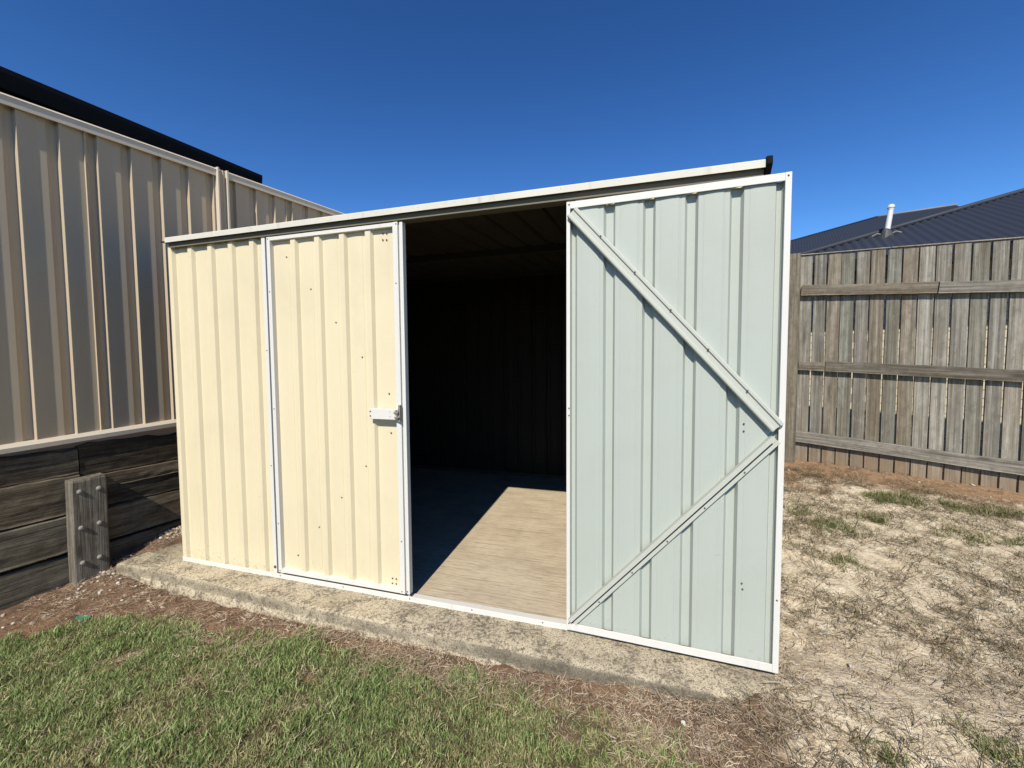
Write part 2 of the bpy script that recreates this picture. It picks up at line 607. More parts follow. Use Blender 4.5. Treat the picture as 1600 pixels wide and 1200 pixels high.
# ------------------------------------------------------------------ terrain
FA = R_(8.0)
FN = np.array([math.cos(FA), -math.sin(FA), 0.0])        # normal of the left fence, towards the yard
FT = np.array([math.sin(FA), math.cos(FA), 0.0])         # along the left fence, away from the camera
FC = -0.498
GA = R_(107.0)
GE = np.array([math.sin(GA), math.cos(GA), 0.0])         # along the rear fence, to the right
GN = np.array([math.sin(GA - math.pi / 2), math.cos(GA - math.pi / 2), 0.0])   # away from the yard
GB = np.array([3.982, 2.62, 0.195])


def height(x, y):
    x, y = np.asarray(x, float), np.asarray(y, float)
    h = -0.098 + 0.0 * x
    h = h + 0.292 * sstep(-0.5, 2.75, y) * sstep(2.6, 3.5, x) - 0.035 * np.clip(x - 4.0, 0, 4) * sstep(0.0, 2.0, y)
    h = h + 0.05 * sstep(2.75, 3.15, x) * sstep(-0.5, -0.1, y)
    h = h + 0.17 * sstep(-0.45, 0.55, y) * sstep(0.15, -0.35, x)
    h = h + 0.028 * sstep(0.45, -0.02, np.abs(y + 0.22)) * sstep(0.7, 1.9, x)
    h = h + 0.03 * (fbm(x, y, 0.6, 2) - 0.5) + 0.030 * (fbm(x, y, 0.085, 5) - 0.5)
    h = h + 0.022 * sstep(1.9, 2.9, x) * sstep(0.40, 0.12, np.abs(y + 0.20))
    inside = (x > -0.30) & (x < 3.08) & (y > -0.16) & (y < 2.38)
    h = np.where(inside, np.minimum(h, -0.13), h)
    s = x * FN[0] + y * FN[1] - FC
    h = np.where(s < -0.075, 0.44, h)
    return h


# lawn edge (world x -> y); the lawn lies towards the camera from it
LX = np.array([-3.0, -0.60, -0.30, -0.15, 0.02, 0.16, 0.40, 0.70, 1.0, 1.23, 1.56, 1.84, 2.02, 2.35, 2.53, 2.73, 2.9, 3.3, 4.5])
LY = np.array([-1.6, -1.00, -0.80, -0.68, -0.50, -0.39, -0.34, -0.375, -0.345, -0.26, -0.31, -0.28, -0.28, -0.35, -0.38, -0.42, -0.54, -0.90, -1.5])


def lawn(x, y):
    edge = np.interp(x, LX, LY)
    return sstep(-0.05, 0.10, edge - y + 0.16 * (fbm(x, y, 0.16, 9) - 0.5))


def bare(x, y):
    """thin places in the lawn"""
    b = 0.7 * sstep(0.66, 0.78, fbm(x, y, 0.30, 21))
    for (cx, cy, r) in ((1.10, -0.47, 0.09), (1.55, -0.42, 0.06), (0.72, -0.42, 0.10), (1.35, -0.47, 0.05), (2.6, -0.52, 0.10), (2.38, -0.45, 0.06)):
        b = np.maximum(b, 0.9 * sstep(r, r * 0.3, np.hypot(x - cx, (y - cy) * 1.3)))
    return b


def build_ground():
    def axis(lo, hi, st):
        mid = np.arange(lo, hi, st)
        out = []
        d, p = st, hi
        while p < 400:
            out.append(p)
            d *= 1.5
            p += d
        left = [lo - (q - hi) - st for q in out]
        return np.array(sorted(left) + list(mid) + out)
    xs, ys = axis(-1.3, 6.4, 0.018), axis(-2.2, 4.0, 0.018)
    X, Y = np.meshgrid(xs, ys)
    Z = height(X, Y)
    nx, ny = len(xs), len(ys)
    co = np.stack([X, Y, Z], -1).reshape(-1, 3)
    i = np.arange(nx * ny).reshape(ny, nx)
    quads = np.stack([i[:-1, :-1], i[:-1, 1:], i[1:, 1:], i[1:, :-1]], -1).reshape(-1, 4)
    me = bpy.data.meshes.new("ground")
    me.vertices.add(len(co))
    me.vertices.foreach_set("co", co.ravel())
    me.loops.add(quads.size)
    me.loops.foreach_set("vertex_index", quads.ravel())
    me.polygons.add(len(quads))
    me.polygons.foreach_set("loop_start", np.arange(0, quads.size, 4))
    me.polygons.foreach_set("use_smooth", np.ones(len(quads), bool))
    me.update(calc_edges=True)
    x, y = co[:, 0], co[:, 1]
    right = sstep(2.75, 3.25, x + 0.25 * (fbm(x, y, 0.3, 4) - 0.5))
    dfence = (x - GB[0]) * GN[0] + (y - GB[1]) * GN[1]
    near_fence = sstep(-0.85, -0.15, dfence + 0.7 * (fbm(x, y, 0.25, 14) - 0.5) + 0.35 * sstep(4.4, 3.6, x))
    sandy = right * (0.70 + 0.30 * sstep(0.35, 0.6, fbm(x, y, 0.25, 31))) * (1 - 0.8 * near_fence)
    sandy = np.maximum(sandy, right * sstep(0.55, 0.1, np.hypot((x - 3.35) * 1.2, y - 0.15)))
    orange = np.maximum(near_fence * right, 0.55 * sstep(0.55, 0.7, fbm(x, y, 0.3, 41)) * (1 - right))
    under = lawn(x, y) * (1 - 0.8 * bare(x, y))
    colr = np.stack([sandy, under * 0.8, orange, np.ones_like(x)], -1)
    at = me.attributes.new("soil", 'FLOAT_COLOR', 'POINT')
    at.data.foreach_set("color", colr.astype(np.float32).ravel())
    me.materials.append(EARTH)
    o = link("ground", me)
    return tag(o, kind="structure")


build_ground()


def build_slab():
    """rough-edged concrete slab: top sheet, worn front lip, rough footing below"""
    xs = np.arange(-0.345, 3.12, 0.012)
    rows = []
    prof = [(0.0, 0.0), (0.45, 0.0), (0.8, 0.0), (0.93, -0.001), (0.985, -0.005), (1.0, -0.013), (1.004, -0.03), (1.0, -0.05), (1.03, -0.064), (1.07, -0.10), (1.10, -0.17)]
    mb = MB()
    alg = []
    for x in xs:
        yf = -0.165 - 0.05 * sstep(0.1, 1.4, x) + 0.022 * (fbm(x, 0.3, 0.5, 3) - 0.5) + 0.01 * (fbm(x, 0.9, 0.06, 8) - 0.5)
        rnd = sstep(1.6, 2.6, x)
        for q, z in prof:
            y = yf * q
            zz = z * (1 + 0.5 * (fbm(x, q * 3, 0.05, 12) - 0.5)) + (0.004 * (fbm(x, y, 0.05, 15) - 0.5) if q > 0.3 else 0)
            zz -= rnd * 0.045 * max(0.0, q - 0.45) ** 1.3
            if z < -0.055:
                y += 0.018 * (fbm(x, z * 3, 0.07, 18) - 0.5)
            rows.append((x, y + 0.0, zz - 0.001))
            alg.append(float(0.34 * (0.97 < q < 1.02) + 0.25 * rnd * (q > 0.1) - 0.22 * (q > 1.02) + 0.3 * (fbm(x, y, 0.35, 51) - 0.5)) + (0.16 if q < 0.1 else 0))
    n, m = len(xs), len(prof)
    faces = [(i * m + j, i * m + j + 1, (i + 1) * m + j + 1, (i + 1) * m + j) for i in range(n - 1) for j in range(m - 1)]
    mb.add(rows, faces)
    # left end face, broken concrete
    ends = [(0, j) for j in range(m)]
    o0 = len(mb.v)
    vs = []
    for j in range(m):
        x, y, z = rows[j]
        vs += [(x, y, z), (x - 0.012 + 0.008 * random.random(), y, -0.17)]
    mb.add(vs, [(2 * j, 2 * j + 1, 2 * j + 3, 2 * j + 2) for j in range(m - 1)])
    alg += [0.0] * len(vs)
    # the part behind the shed front: rim left of the shed and the far ends
    vs = [(-0.345, 0.0, -0.001), (-0.03, 0.0, -0.001), (-0.03, 0.16, -0.001), (-0.30, 0.16, -0.004), (-0.36, 0.0, -0.17), (-0.31, 0.16, -0.17)]
    mb.add(vs, [(0, 1, 2, 3), (4, 0, 3, 5)])
    alg += [0.0] * len(vs)
    vs = [(-0.03, 0.0, -0.0055), (3.115, 0.0, -0.0055), (3.115, 2.42, -0.0055), (-0.03, 2.42, -0.0055), (3.115, 0, -0.2), (3.115, 2.42, -0.2), (-0.03, 2.42, -0.2), (-0.03, 0.16, -0.2), (-0.03, 0.16, -0.0055)]
    mb.add(vs, [(1, 4, 5, 2), (2, 5, 6, 3), (8, 3, 6, 7)])
    alg += [0.0] * len(vs)
    me = mb.mesh("concrete_slab", [CONCRETE])
    at = me.attributes.new("algae", 'FLOAT', 'POINT')
    at.data.foreach_set("value", alg)
    import bmesh
    b = bmesh.new(); b.from_mesh(me); bmesh.ops.recalc_face_normals(b, faces=b.faces); b.to_mesh(me); b.free()
    for p in me.polygons:
        p.use_smooth = True
    o = tag(link("concrete_slab", me), kind="structure")
    fl = MB().add([(-0.03, -0.02, 0.0035), (3.115, -0.02, 0.0035), (3.115, 2.42, 0.0035), (-0.03, 2.42, 0.0035)], [(0, 1, 2, 3)])
    f = fl.build("slab_floor", FLOOR, o)
    return o


build_slab()

# ------------------------------------------------------------------ garden shed
W, DEP = 3.03, 2.30
ZF, ZB = 1.866, 2.06


def roofz(y):
    return ZF + 0.012 + (ZB - ZF) * y / DEP


shed = thing("garden_shed", (1.5, 0, 0), "cream steel garden shed with one door closed and one folded open", "garden shed")
# left wall panel, right wall panel, sides and back
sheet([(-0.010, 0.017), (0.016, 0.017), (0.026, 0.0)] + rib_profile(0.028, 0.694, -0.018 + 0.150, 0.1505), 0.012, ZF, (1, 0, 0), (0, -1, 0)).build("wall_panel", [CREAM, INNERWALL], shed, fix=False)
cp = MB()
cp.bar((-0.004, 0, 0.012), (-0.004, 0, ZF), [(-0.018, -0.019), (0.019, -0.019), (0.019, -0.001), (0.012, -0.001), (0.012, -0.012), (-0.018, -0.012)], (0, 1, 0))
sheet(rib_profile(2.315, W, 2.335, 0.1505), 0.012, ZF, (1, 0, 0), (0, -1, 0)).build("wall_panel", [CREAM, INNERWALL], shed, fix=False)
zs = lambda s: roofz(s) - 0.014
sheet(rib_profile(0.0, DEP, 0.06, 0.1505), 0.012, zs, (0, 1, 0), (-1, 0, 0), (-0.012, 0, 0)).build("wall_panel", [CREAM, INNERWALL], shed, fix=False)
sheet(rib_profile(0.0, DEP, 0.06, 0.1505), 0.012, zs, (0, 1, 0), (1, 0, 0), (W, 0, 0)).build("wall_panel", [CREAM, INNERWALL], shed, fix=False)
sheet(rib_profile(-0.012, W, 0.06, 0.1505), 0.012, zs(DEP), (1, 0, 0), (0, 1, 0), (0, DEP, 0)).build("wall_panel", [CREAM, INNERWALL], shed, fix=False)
# corner trim
MB().box(-0.0135, -0.0105, -0.0175, 0.02, 0.012, ZF).build("corner_trim", CREAM, shed, bevel=0.001)
MB().box(W + 0.0005, W + 0.008, -0.019, 0.02, 0.012, ZF).build("corner_trim", CREAM, shed, bevel=0.001)
# floor track round the front
MB().box(-0.008, W + 0.01, -0.024, -0.0205, -0.004, 0.024).box(-0.008, W + 0.01, -0.0205, 0.03, 0.006, 0.0115).build("floor_track", WHITE, shed, bevel=0.0012)
tracks = MB()
tracks.box(-0.02, -0.002, 0.03, DEP, 0.0, 0.04).box(W - 0.01, W + 0.004, 0.03, DEP, 0.0, 0.04).box(-0.002, W - 0.01, DEP - 0.02, DEP + 0.004, 0.0, 0.04)
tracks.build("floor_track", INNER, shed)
# roof sheet with ribs along the fall, ceiling side in the shade-darkened inner colour
pr = rib_profile(-0.035, W + 0.02, 0.05, 0.1505, h=0.012)
mb = MB()
for off, mi in ((0.001, 0), (-0.0005, 1)):
    vs = []
    for s, d in pr:
        vs += [(s, -0.044, roofz(-0.044) + d + off), (s, DEP + 0.05, roofz(DEP + 0.05) + d + off)]
    mb.add(vs, [(2 * i, 2 * i + 2, 2 * i + 3, 2 * i + 1) for i in range(len(pr) - 1)], mi)
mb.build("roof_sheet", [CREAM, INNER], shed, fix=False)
# front fascia capping, its shaded return and header below
xa, xb = 0.012, 3.028
fz = roofz(0)
fas = MB()
fas.bar((xa, -0.046, 1.880), (xb, -0.046, 1.880), [(-0.0105, 0.001), (-0.0135, -0.001), (-0.0135, -0.003), (0.012, -0.003), (0.015, -0.001), (0.015, 0.022), (0.0125, 0.022), (0.0125, 0.001)], (0, 1, 0))
fas.build("fascia_capping", FASCIA, shed)
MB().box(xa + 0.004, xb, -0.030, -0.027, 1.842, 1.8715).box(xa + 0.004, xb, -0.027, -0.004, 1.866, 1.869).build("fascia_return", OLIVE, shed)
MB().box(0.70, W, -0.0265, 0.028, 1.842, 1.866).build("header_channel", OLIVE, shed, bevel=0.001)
ec = MB()
ec.bar((xb + 0.0005, 0, 0), (xb + 0.02, 0, 0), [(0.064, 1.872), (0.061, 1.9005), (0.02, 1.9015), (-0.03, 1.895), (-0.03, 1.838), (0.030, 1.834)], (0, 0, 1))
ec.build("end_cap", BLACKCAP, shed, bevel=0.002)
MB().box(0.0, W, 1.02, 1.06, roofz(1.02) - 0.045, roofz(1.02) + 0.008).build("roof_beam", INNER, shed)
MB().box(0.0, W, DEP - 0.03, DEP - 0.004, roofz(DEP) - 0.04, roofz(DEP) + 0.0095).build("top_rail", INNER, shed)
# jambs of the doorway
MB().box(0.684, 0.7075, -0.024, 0.012, 0.031, 1.8418).build("jamb", WHITE, shed, bevel=0.0015)
MB().box(2.306, 2.336, -0.016, 0.02, 0.031, 1.8418).build("jamb", WHITE, shed, bevel=0.0015)

MB().box(0.698, 0.7385, 0.0125, 0.016, 0.031, 1.8418).build("light_gap_strip", WHITE, shed)  # unseen strip added to block sun leaking through the door gap
MB().box(-0.01, W, DEP + 0.051, DEP + 0.056, roofz(DEP) - 0.07, roofz(DEP) + 0.045).build("rear_light_block", CREAM, shed)  # unseen plate added to block light entering the open rib ends

# screws: one shared head
sc_mb = MB()
for (r0, z0_, r1, z1_) in ((0.0042, 0.0, 0.0040, 0.0018), (0.0040, 0.0018, 0.0022, 0.0030)):
    ring0 = [(r0 * math.cos(t), -z0_, r0 * math.sin(t)) for t in np.linspace(0, 2 * math.pi, 9)[:-1]]
    ring1 = [(r1 * math.cos(t), -z1_, r1 * math.sin(t)) for t in np.linspace(0, 2 * math.pi, 9)[:-1]]
    sc_mb.add(ring0 + ring1, [(k, (k + 1) % 8, 8 + (k + 1) % 8, 8 + k) for k in range(8)])
sc_mb.add([(0.0022 * math.cos(t), -0.0030, 0.0022 * math.sin(t)) for t in np.linspace(0, 2 * math.pi, 9)[:-1]], [tuple(range(8))])
SCREW_ME = sc_mb.mesh("screw", [SCREW])


def screw(x, y, z, parent, local=False, s=1.0):
    o = link("screw", SCREW_ME, parent, local=local)
    o.location = (x, y, z)
    o.scale = (s, s, s)
    return o


# ---- closed left door
D0, D1 = 0.722, 1.531
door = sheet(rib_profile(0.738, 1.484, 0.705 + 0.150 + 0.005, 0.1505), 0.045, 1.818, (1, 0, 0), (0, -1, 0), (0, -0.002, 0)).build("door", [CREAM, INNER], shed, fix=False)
door["label"] = "closed cream door with white frame and pad bolt"
fr = MB()
fr.box(D0, D0 + 0.022, -0.027, 0.006, 0.034, 1.838)
fr.box(1.480, 1.507, -0.027, 0.006, 0.034, 1.838)
fr.box(1.507, 1.514, -0.014, 0.006, 0.034, 1.838)
fr.box(1.514, D1, -0.023, 0.006, 0.034, 1.838)
fr.box(D0 + 0.022, 1.480, -0.0262, 0.006, 1.8185, 1.8372)
fr.box(D0 + 0.022, 1.480, -0.0262, 0.006, 0.0345, 0.055)
fr.build("door_frame", WHITE, door, bevel=0.0012)
for x, z in ((0.83, 1.732), (0.979, 1.557), (1.128, 1.381), (1.279, 1.204), (1.428, 1.024), (1.434, 0.83), (1.285, 0.654), (1.132, 0.479), (0.984, 0.306), (0.837, 0.134),
             (1.413, 1.799), (1.434, 1.797), (1.412, 1.768), (1.433, 1.766), (1.423, 0.092), (1.445, 0.092), (1.422, 0.066), (1.444, 0.066)):
    screw(x, -0.0045, z, door)
for x, z in ((0.733, 1.554), (0.733, 0.933), (0.733, 0.307), (1.494, 1.552), (1.494, 0.299), (0.731, 1.828), (1.50, 1.828), (0.733, 0.045), (1.49, 0.045), (1.52, 0.05)):
    screw(x, -0.027, z, door, s=0.8)
for x, z in ((0.696, 1.245), (0.696, 0.622)):
    screw(x, -0.024, z, shed, s=0.8)
for x in (0.73, 1.14, 1.53, 1.86, 2.2):
    screw(x, -0.024, 0.014, shed, s=0.8)
for x in (0.15, 0.62, 1.02, 1.42, 1.76, 2.30, 2.36, 2.9):
    screw(x, -0.030, 1.868, shed, s=1.0)
screw(0.697, -0.0245, 0.06, shed, s=1.9)
# pad bolt on its white plate
lt = MB().box(1.342, 1.500, -0.047, -0.030, 0.902, 0.953).box(1.350, 1.372, -0.030, -0.002, 0.906, 0.949).box(1.478, 1.498, -0.030, -0.0275, 0.906, 0.949)
lt.build("latch_plate", WHITE, door, bevel=0.0015)
lb = MB().box(1.502, 1.512, -0.046, -0.0275, 0.893, 0.972).tube([(1.484, -0.052, 0.937), (1.508, -0.052, 0.937)], 0.006, 8)
lb.tube([(1.488, -0.053, 0.914), (1.500, -0.058, 0.914), (1.510, -0.05, 0.914)], 0.0045, 8).tube([(1.496, -0.054, 0.925), (1.496, -0.054, 0.950)], 0.004, 8)
lb.build("latch_bolt", ZINC, door)
for x, z in ((1.348, 0.939), (1.348, 0.917), (1.458, 0.939), (1.458, 0.917)):
    screw(x, -0.0472, z, door, s=0.95 if x < 1.4 else 0.5)

# ---- open right door, folded back against the wall: inside face out
HX, HY, OPEN = 2.312, -0.044, R_(-2.6)
DW = 0.789
# local frame: x from the hinge, y towards the wall, z up
groove = []
k0 = [0.146 + 0.1505 * i for i in range(4)]
pts = [(0.0, 0.0)]
prev = 0.022
edge_pts = [(0.0, 0.0), (0.012, 0.0), (0.016, -0.016), (0.030, -0.016), (0.040, 0.0)]
pts = edge_pts[:]
prev = 0.040
for k in k0:
    w = k - prev
    for q in (0.25, 0.5, 0.75):
        pts.append((prev + w * q, 0.0022 * (1 - (2 * q - 1) ** 2)))
    pts += [(k - 0.020, 0.0004), (k - 0.016, -0.0005), (k - 0.012, 0.0002), (k, 0.0), (k + 0.009, -0.018), (k + 0.037, -0.018), (k + 0.046, 0.0), (k + 0.060, 0.0004), (k + 0.063, -0.0002), (k + 0.066, 0.0006)]
    prev = k + 0.066
pts += [(0.68, 0.0015), (0.715, 0.0015), (0.742, 0.0), (0.747, -0.014), (0.762, -0.014), (0.766, -0.004), (0.772, -0.004)]
odoor = sheet(pts, 0.040, 1.802, (1, 0, 0), (0, -1, 0), (0.002, 0.0, 0)).build("door", [DOORGREY, CREAM], None, fix=False)
odoor["label"] = "open door showing its pale grey inside with two diagonal braces"
odoor.parent = shed
odoor.matrix_parent_inverse = world_of(shed).inverted()
odoor.location = (HX, HY, 0.0)
odoor.rotation_euler = (0, 0, OPEN)


def onto(o, parent):
    o.parent = parent
    o.matrix_parent_inverse = Matrix()
    return o


fr = MB()
zb, zt = 0.024, 1.824
fr.box(0.0, 0.015, -0.012, 0.018, zb, zt)
fr.box(DW - 0.020, DW, -0.012, 0.018, zb, zt)
fr.box(0.015, DW - 0.020, -0.0115, -0.008, zt - 0.028, zt - 0.0005).box(0.015, DW - 0.020, -0.008, 0.018, zt - 0.004, zt - 0.0008)
fr.box(0.015, DW - 0.020, -0.0115, -0.008, zb + 0.0005, zb + 0.031).box(0.015, DW - 0.020, -0.008, 0.018, zb + 0.0008, zb + 0.004)
onto(fr.build("door_frame", WHITE, None, bevel=0.0012), odoor)
# braces: folded channel sections
prof_up = [(-0.026, 0.0), (-0.026, 0.026), (-0.022, 0.030), (-0.012, 0.030), (-0.009, 0.024), (0.010, 0.024), (0.013, 0.030), (0.021, 0.030), (0.025, 0.026), (0.025, 0.0)]
br = MB().bar((0.024, -0.0005, 1.778), (DW - 0.026, -0.0005, 0.935), prof_up, (0, -1, 0))
onto(br.build("brace", BRACE, None, bevel=0.0008), odoor)
prof_lo = [(-0.020, 0.0), (-0.020, 0.030), (-0.004, 0.030), (-0.004, 0.0275), (-0.0175, 0.0275), (-0.0175, 0.003), (0.0165, 0.003), (0.0165, 0.012), (0.006, 0.012), (0.006, 0.0145), (0.019, 0.0145), (0.019, 0.0)]
br = MB().bar((DW - 0.028, -0.0005, 0.892), (0.026, -0.0005, 0.066), [(-u, v) for u, v in prof_lo], (0, -1, 0))
onto(br.build("brace", BRACE, None), odoor)
for i in range(5):
    q = (i + 0.8) / 5.6
    screw(0.026 + q * (DW - 0.056) + 0.01, -0.0305, 1.778 - q * 0.843 + 0.010, odoor, True, 0.9)
for i in range(5):
    q = (i + 0.8) / 5.6
    screw(DW - 0.028 - q * (DW - 0.054) + 0.008, -0.016, 0.892 - q * 0.826 - 0.010, odoor, True, 0.8)
for x, z in ((0.011, zt - 0.012), (DW - 0.011, zt - 0.012), (0.011, zb + 0.03), (DW - 0.011, 0.30), (0.011, 0.98), (0.011, 0.95), (0.66, 0.942), (0.66, 0.915), (0.665, 0.34), (0.668, 0.318)):
    screw(x, -0.012 if x < 0.1 or x > 0.75 else -0.0035, z, odoor, True, 0.8)

# ------------------------------------------------------------------ steel fence on the left


def fpt(t, s=0.0, z=0.0):
    p = FN * (FC + s) + FT * t
    return Vector((p[0], p[1], z))


sfence = thing("steel_fence", tuple(fpt(-0.3, 0, 0.73)), "tall beige ribbed steel fence standing on top of the timber retaining wall", "fence")
PITCH_F = 0.1625


def fence_profile(t0, t1, joint=None):
    out = []
    k = t0 - ((t0 + 0.442) % PITCH_F)
    while k < t1 + PITCH_F:
        P = PITCH_F
        row = [(0.0, 0.0), (0.008, -0.0015), (0.075, -0.0160), (0.112, -0.0165), (0.132, -0.031), (0.157, -0.031), (0.1605, 0.0)]
        if joint is not None and abs(k - joint) < 0.02:
            row = [(0.0, 0.0), (0.008, -0.0015), (0.070, -0.0150), (0.104, -0.0165), (0.106, -0.0060), (0.114, -0.008), (0.135, -0.031), (0.157, -0.031), (0.1605, 0.0)]
        for s, d in row:
            if t0 <= k + s <= t1:
                out.append((k + s, d))
        k += P
    return out


def fence_panel(t0, t1, z0, z1, rise, joint):
    zz0 = lambda s: z0 + rise * (s - t0)
    zz1 = lambda s: z1 + rise * (s - t0)
    O = Vector(FN * FC)
    sheet(fence_profile(t0, t1, joint), lambda s: zz0(s) + 0.01, lambda s: zz1(s) - 0.01, FT, FN, O).build("fence_sheet", FENCE, sfence, fix=False)
    poly = [(-0.030, -0.045), (-0.030, 0.003), (-0.025, 0.006), (0.014, 0.006), (0.031, -0.008), (0.026, -0.010), (0.026, -0.052), (0.024, -0.055), (0.022, -0.05), (0.022, -0.004), (-0.027, -0.002), (-0.027, -0.045)]
    MB().bar(fpt(t0, -0.010, zz1(t0)), fpt(t1, -0.010, zz1(t1)), [(u, v) for u, v in poly], (0, 0, 1)).build("top_rail", FENCECAP, sfence)
    poly2 = [(-0.028, 0.0), (-0.028, -0.045), (0.028, -0.045), (0.030, -0.020), (0.012, 0.0)]
    MB().bar(fpt(t0, -0.010, zz0(t0) + 0.012), fpt(t1, -0.010, zz0(t1) + 0.012), poly2, (0, 0, 1)).build("bottom_rail", FENCECAP, sfence)


def fence_post(t, z0, z1):
    # two C sections back to back: two bright flanges with a dark web between
    for d0, d1 in ((0.0, 0.012), (0.066, 0.080)):
        m_ = MB()
        poly = [(-0.03, d0), (-0.03, d1), (0.034, d1), (0.034, d0)]
        v = []
        for z in (z0, z1):
            v += [tuple(fpt(t + b_, a_, z)) for a_, b_ in poly]
        m_.add(v, [(0, 1, 5, 4), (1, 2, 6, 5), (2, 3, 7, 6), (3, 0, 4, 7), (3, 2, 1, 0), (4, 5, 6, 7)])
        m_.build("post", FENCECAP, sfence, bevel=0.002)
    m_ = MB()
    v = []
    poly = [(-0.028, 0.0125), (-0.028, 0.0655), (0.012, 0.0655), (0.016, 0.05), (0.010, 0.04), (0.016, 0.03), (0.012, 0.0125)]
    for z in (z0, z1 - 0.004):
        v += [tuple(fpt(t + b_, a_, z)) for a_, b_ in poly]
    n = len(poly)
    m_.add(v, [(i, (i + 1) % n, n + (i + 1) % n, n + i) for i in range(n)] + [tuple(range(n)), tuple(range(n, 2 * n))])
    m_.build("post_web", FENCE, sfence)


fence_panel(-1.83, 0.545, 0.695, 2.518, 0.043, -0.279)
fence_panel(0.626, 3.02, 0.735, 2.625, 0.040, 1.02)
fence_panel(-4.28, -1.91, 0.60, 2.42, 0.043, -2.7)
fence_post(0.545, 0.62, 2.628)
fence_post(-1.91, 0.55, 2.50)

# ------------------------------------------------------------------ timber retaining wall
rwall = thing("retaining_wall", tuple(fpt(-0.28, 0.03, -0.1)), "dark timber sleeper retaining wall with one grey bolted post under the steel fence", "retaining wall", rz=math.pi / 2 - FA)


def rough_board(L, Wd, T, seg, seed, jitter=0.004, chips=0.0):
    """board along x (0..L), z height 0..Wd, y thickness 0..T towards -y; wavering worn edges"""
    r = random.Random(seed)
    mb = MB()
    ring = [(0.0, 0.0), (0.0, 0.06), (0.0, 0.33), (0.0, 0.66), (0.0, 0.965), (0.17, 1.0), (1.0, 1.0), (1.0, 0.0), (0.10, 0.0)]
    w1 = [r.uniform(-1, 1) for _ in range(seg + 1)]
    for i in range(seg + 1):
        x = L * i / seg
        top = Wd + jitter * (0.7 * w1[i] + 0.8 * math.sin(x * 5 + seed)) - (chips * max(0, r.uniform(-1.5, 1)))
        bot = jitter * 0.6 * r.uniform(-1, 1)
        face = jitter * 0.6 * math.sin(x * 3.1 + seed * 2)
        vs = []
        for d, h in ring:
            y = -T * (1 - d) + (face if d < 0.5 else 0) + (0.004 if (d == 0.0 and h in (0.06, 0.94)) else 0) + (r.uniform(-1, 1) * jitter * 0.35 if d < 0.5 else 0)
            vs.append((x, y, bot + (top - bot) * h))
        mb.add(vs, [])
    n = len(ring)
    for i in range(seg):
        for k in range(n):
            mb.f.append((i * n + k, i * n + (k + 1) % n, (i + 1) * n + (k + 1) % n, (i + 1) * n + k))
            mb.mi.append(0)
    mb.f += [tuple(range(n)), tuple(range(seg * n, seg * n + n))]
    mb.mi += [0, 0]
    return mb


def sleeper(t0, t1, z0, h, seed, mat, out=0.0, chips=0.0, dip=0.0):
    o = rough_board(t1 - t0, h, 0.055 + out, 44, seed, 0.004, chips).build("sleeper", mat, None)
    o.parent = rwall
    o.matrix_parent_inverse = world_of(rwall).inverted()
    p = fpt(t0, -0.052, z0)
    o.location = p
    o.rotation_euler = (0, -dip, math.pi / 2 - FA)
    return o


LE, RE = -0.285, -0.279
sleeper(-2.7, LE, -0.140, 0.216, 1, SLEEPER, 0.004)
sleeper(-2.7, LE, 0.100, 0.203, 2, SLEEPER, 0.006)
sleeper(-2.7, LE, 0.318, 0.216, 3, SLEEPER, 0.002)
sleeper(-2.7, LE, 0.540, 0.150, 4, SLEEPERTOP, -0.004, 0.012)
sleeper(RE, 2.3, -0.140, 0.218, 5, SLEEPERTOP, -0.006)
sleeper(RE, 2.3, 0.100, 0.200, 6, SLEEPER, 0.0)
sleeper(RE, 2.3, 0.310, 0.118, 7, SLEEPERTOP, -0.002, 0.014)
sleeper(RE, 2.3, 0.428, 0.082, 13, SLEEPER, 0.006, 0.004)
sleeper(RE, 2.3, 0.520, 0.185, 8, SLEEPERTOP, -0.010, 0.014)

# bolted post in front of the joint
pm = MB()
hts = [(-0.28, 0.0), (-0.02, 0.0), (0.2, 0.0), (0.4, 0.0), (0.508, 0.0), (0.520, 0.006)]
hw, th = 0.079, 0.076
r = random.Random(5)
for z, ins in hts:
    vs = []
    for (u, v_) in ((-hw, 0), (-hw, 0.9), (-hw + 0.008, 1.0), (-0.03, 1.0), (0.03, 1.0), (hw - 0.008, 1.0), (hw, 0.9), (hw, 0)):
        vs.append((u * (1 - ins * 6) + r.uniform(-1, 1) * 0.0015, -(v_ * (th - ins)) + r.uniform(-1, 1) * 0.0012, z + r.uniform(-1, 1) * 0.003 + (0.004 * math.sin(u * 30) if z > 0.5 else 0)))
    pm.add(vs, [])
for i in range(len(hts) - 1):
    for k in range(8):
        pm.f.append((i * 8 + k, i * 8 + (k + 1) % 8, (i + 1) * 8 + (k + 1) % 8, (i + 1) * 8 + k)); pm.mi.append(0)
pm.f.append(tuple(range(40, 48))); pm.mi.append(0)
post = pm.build("post", SLEEPERPOST, None)
post.parent = rwall
post.matrix_parent_inverse = world_of(rwall).inverted()
post.location = fpt(-0.278, 0.008, 0.0)
post.rotation_euler = (0, R_(0.6), math.pi / 2 - FA)
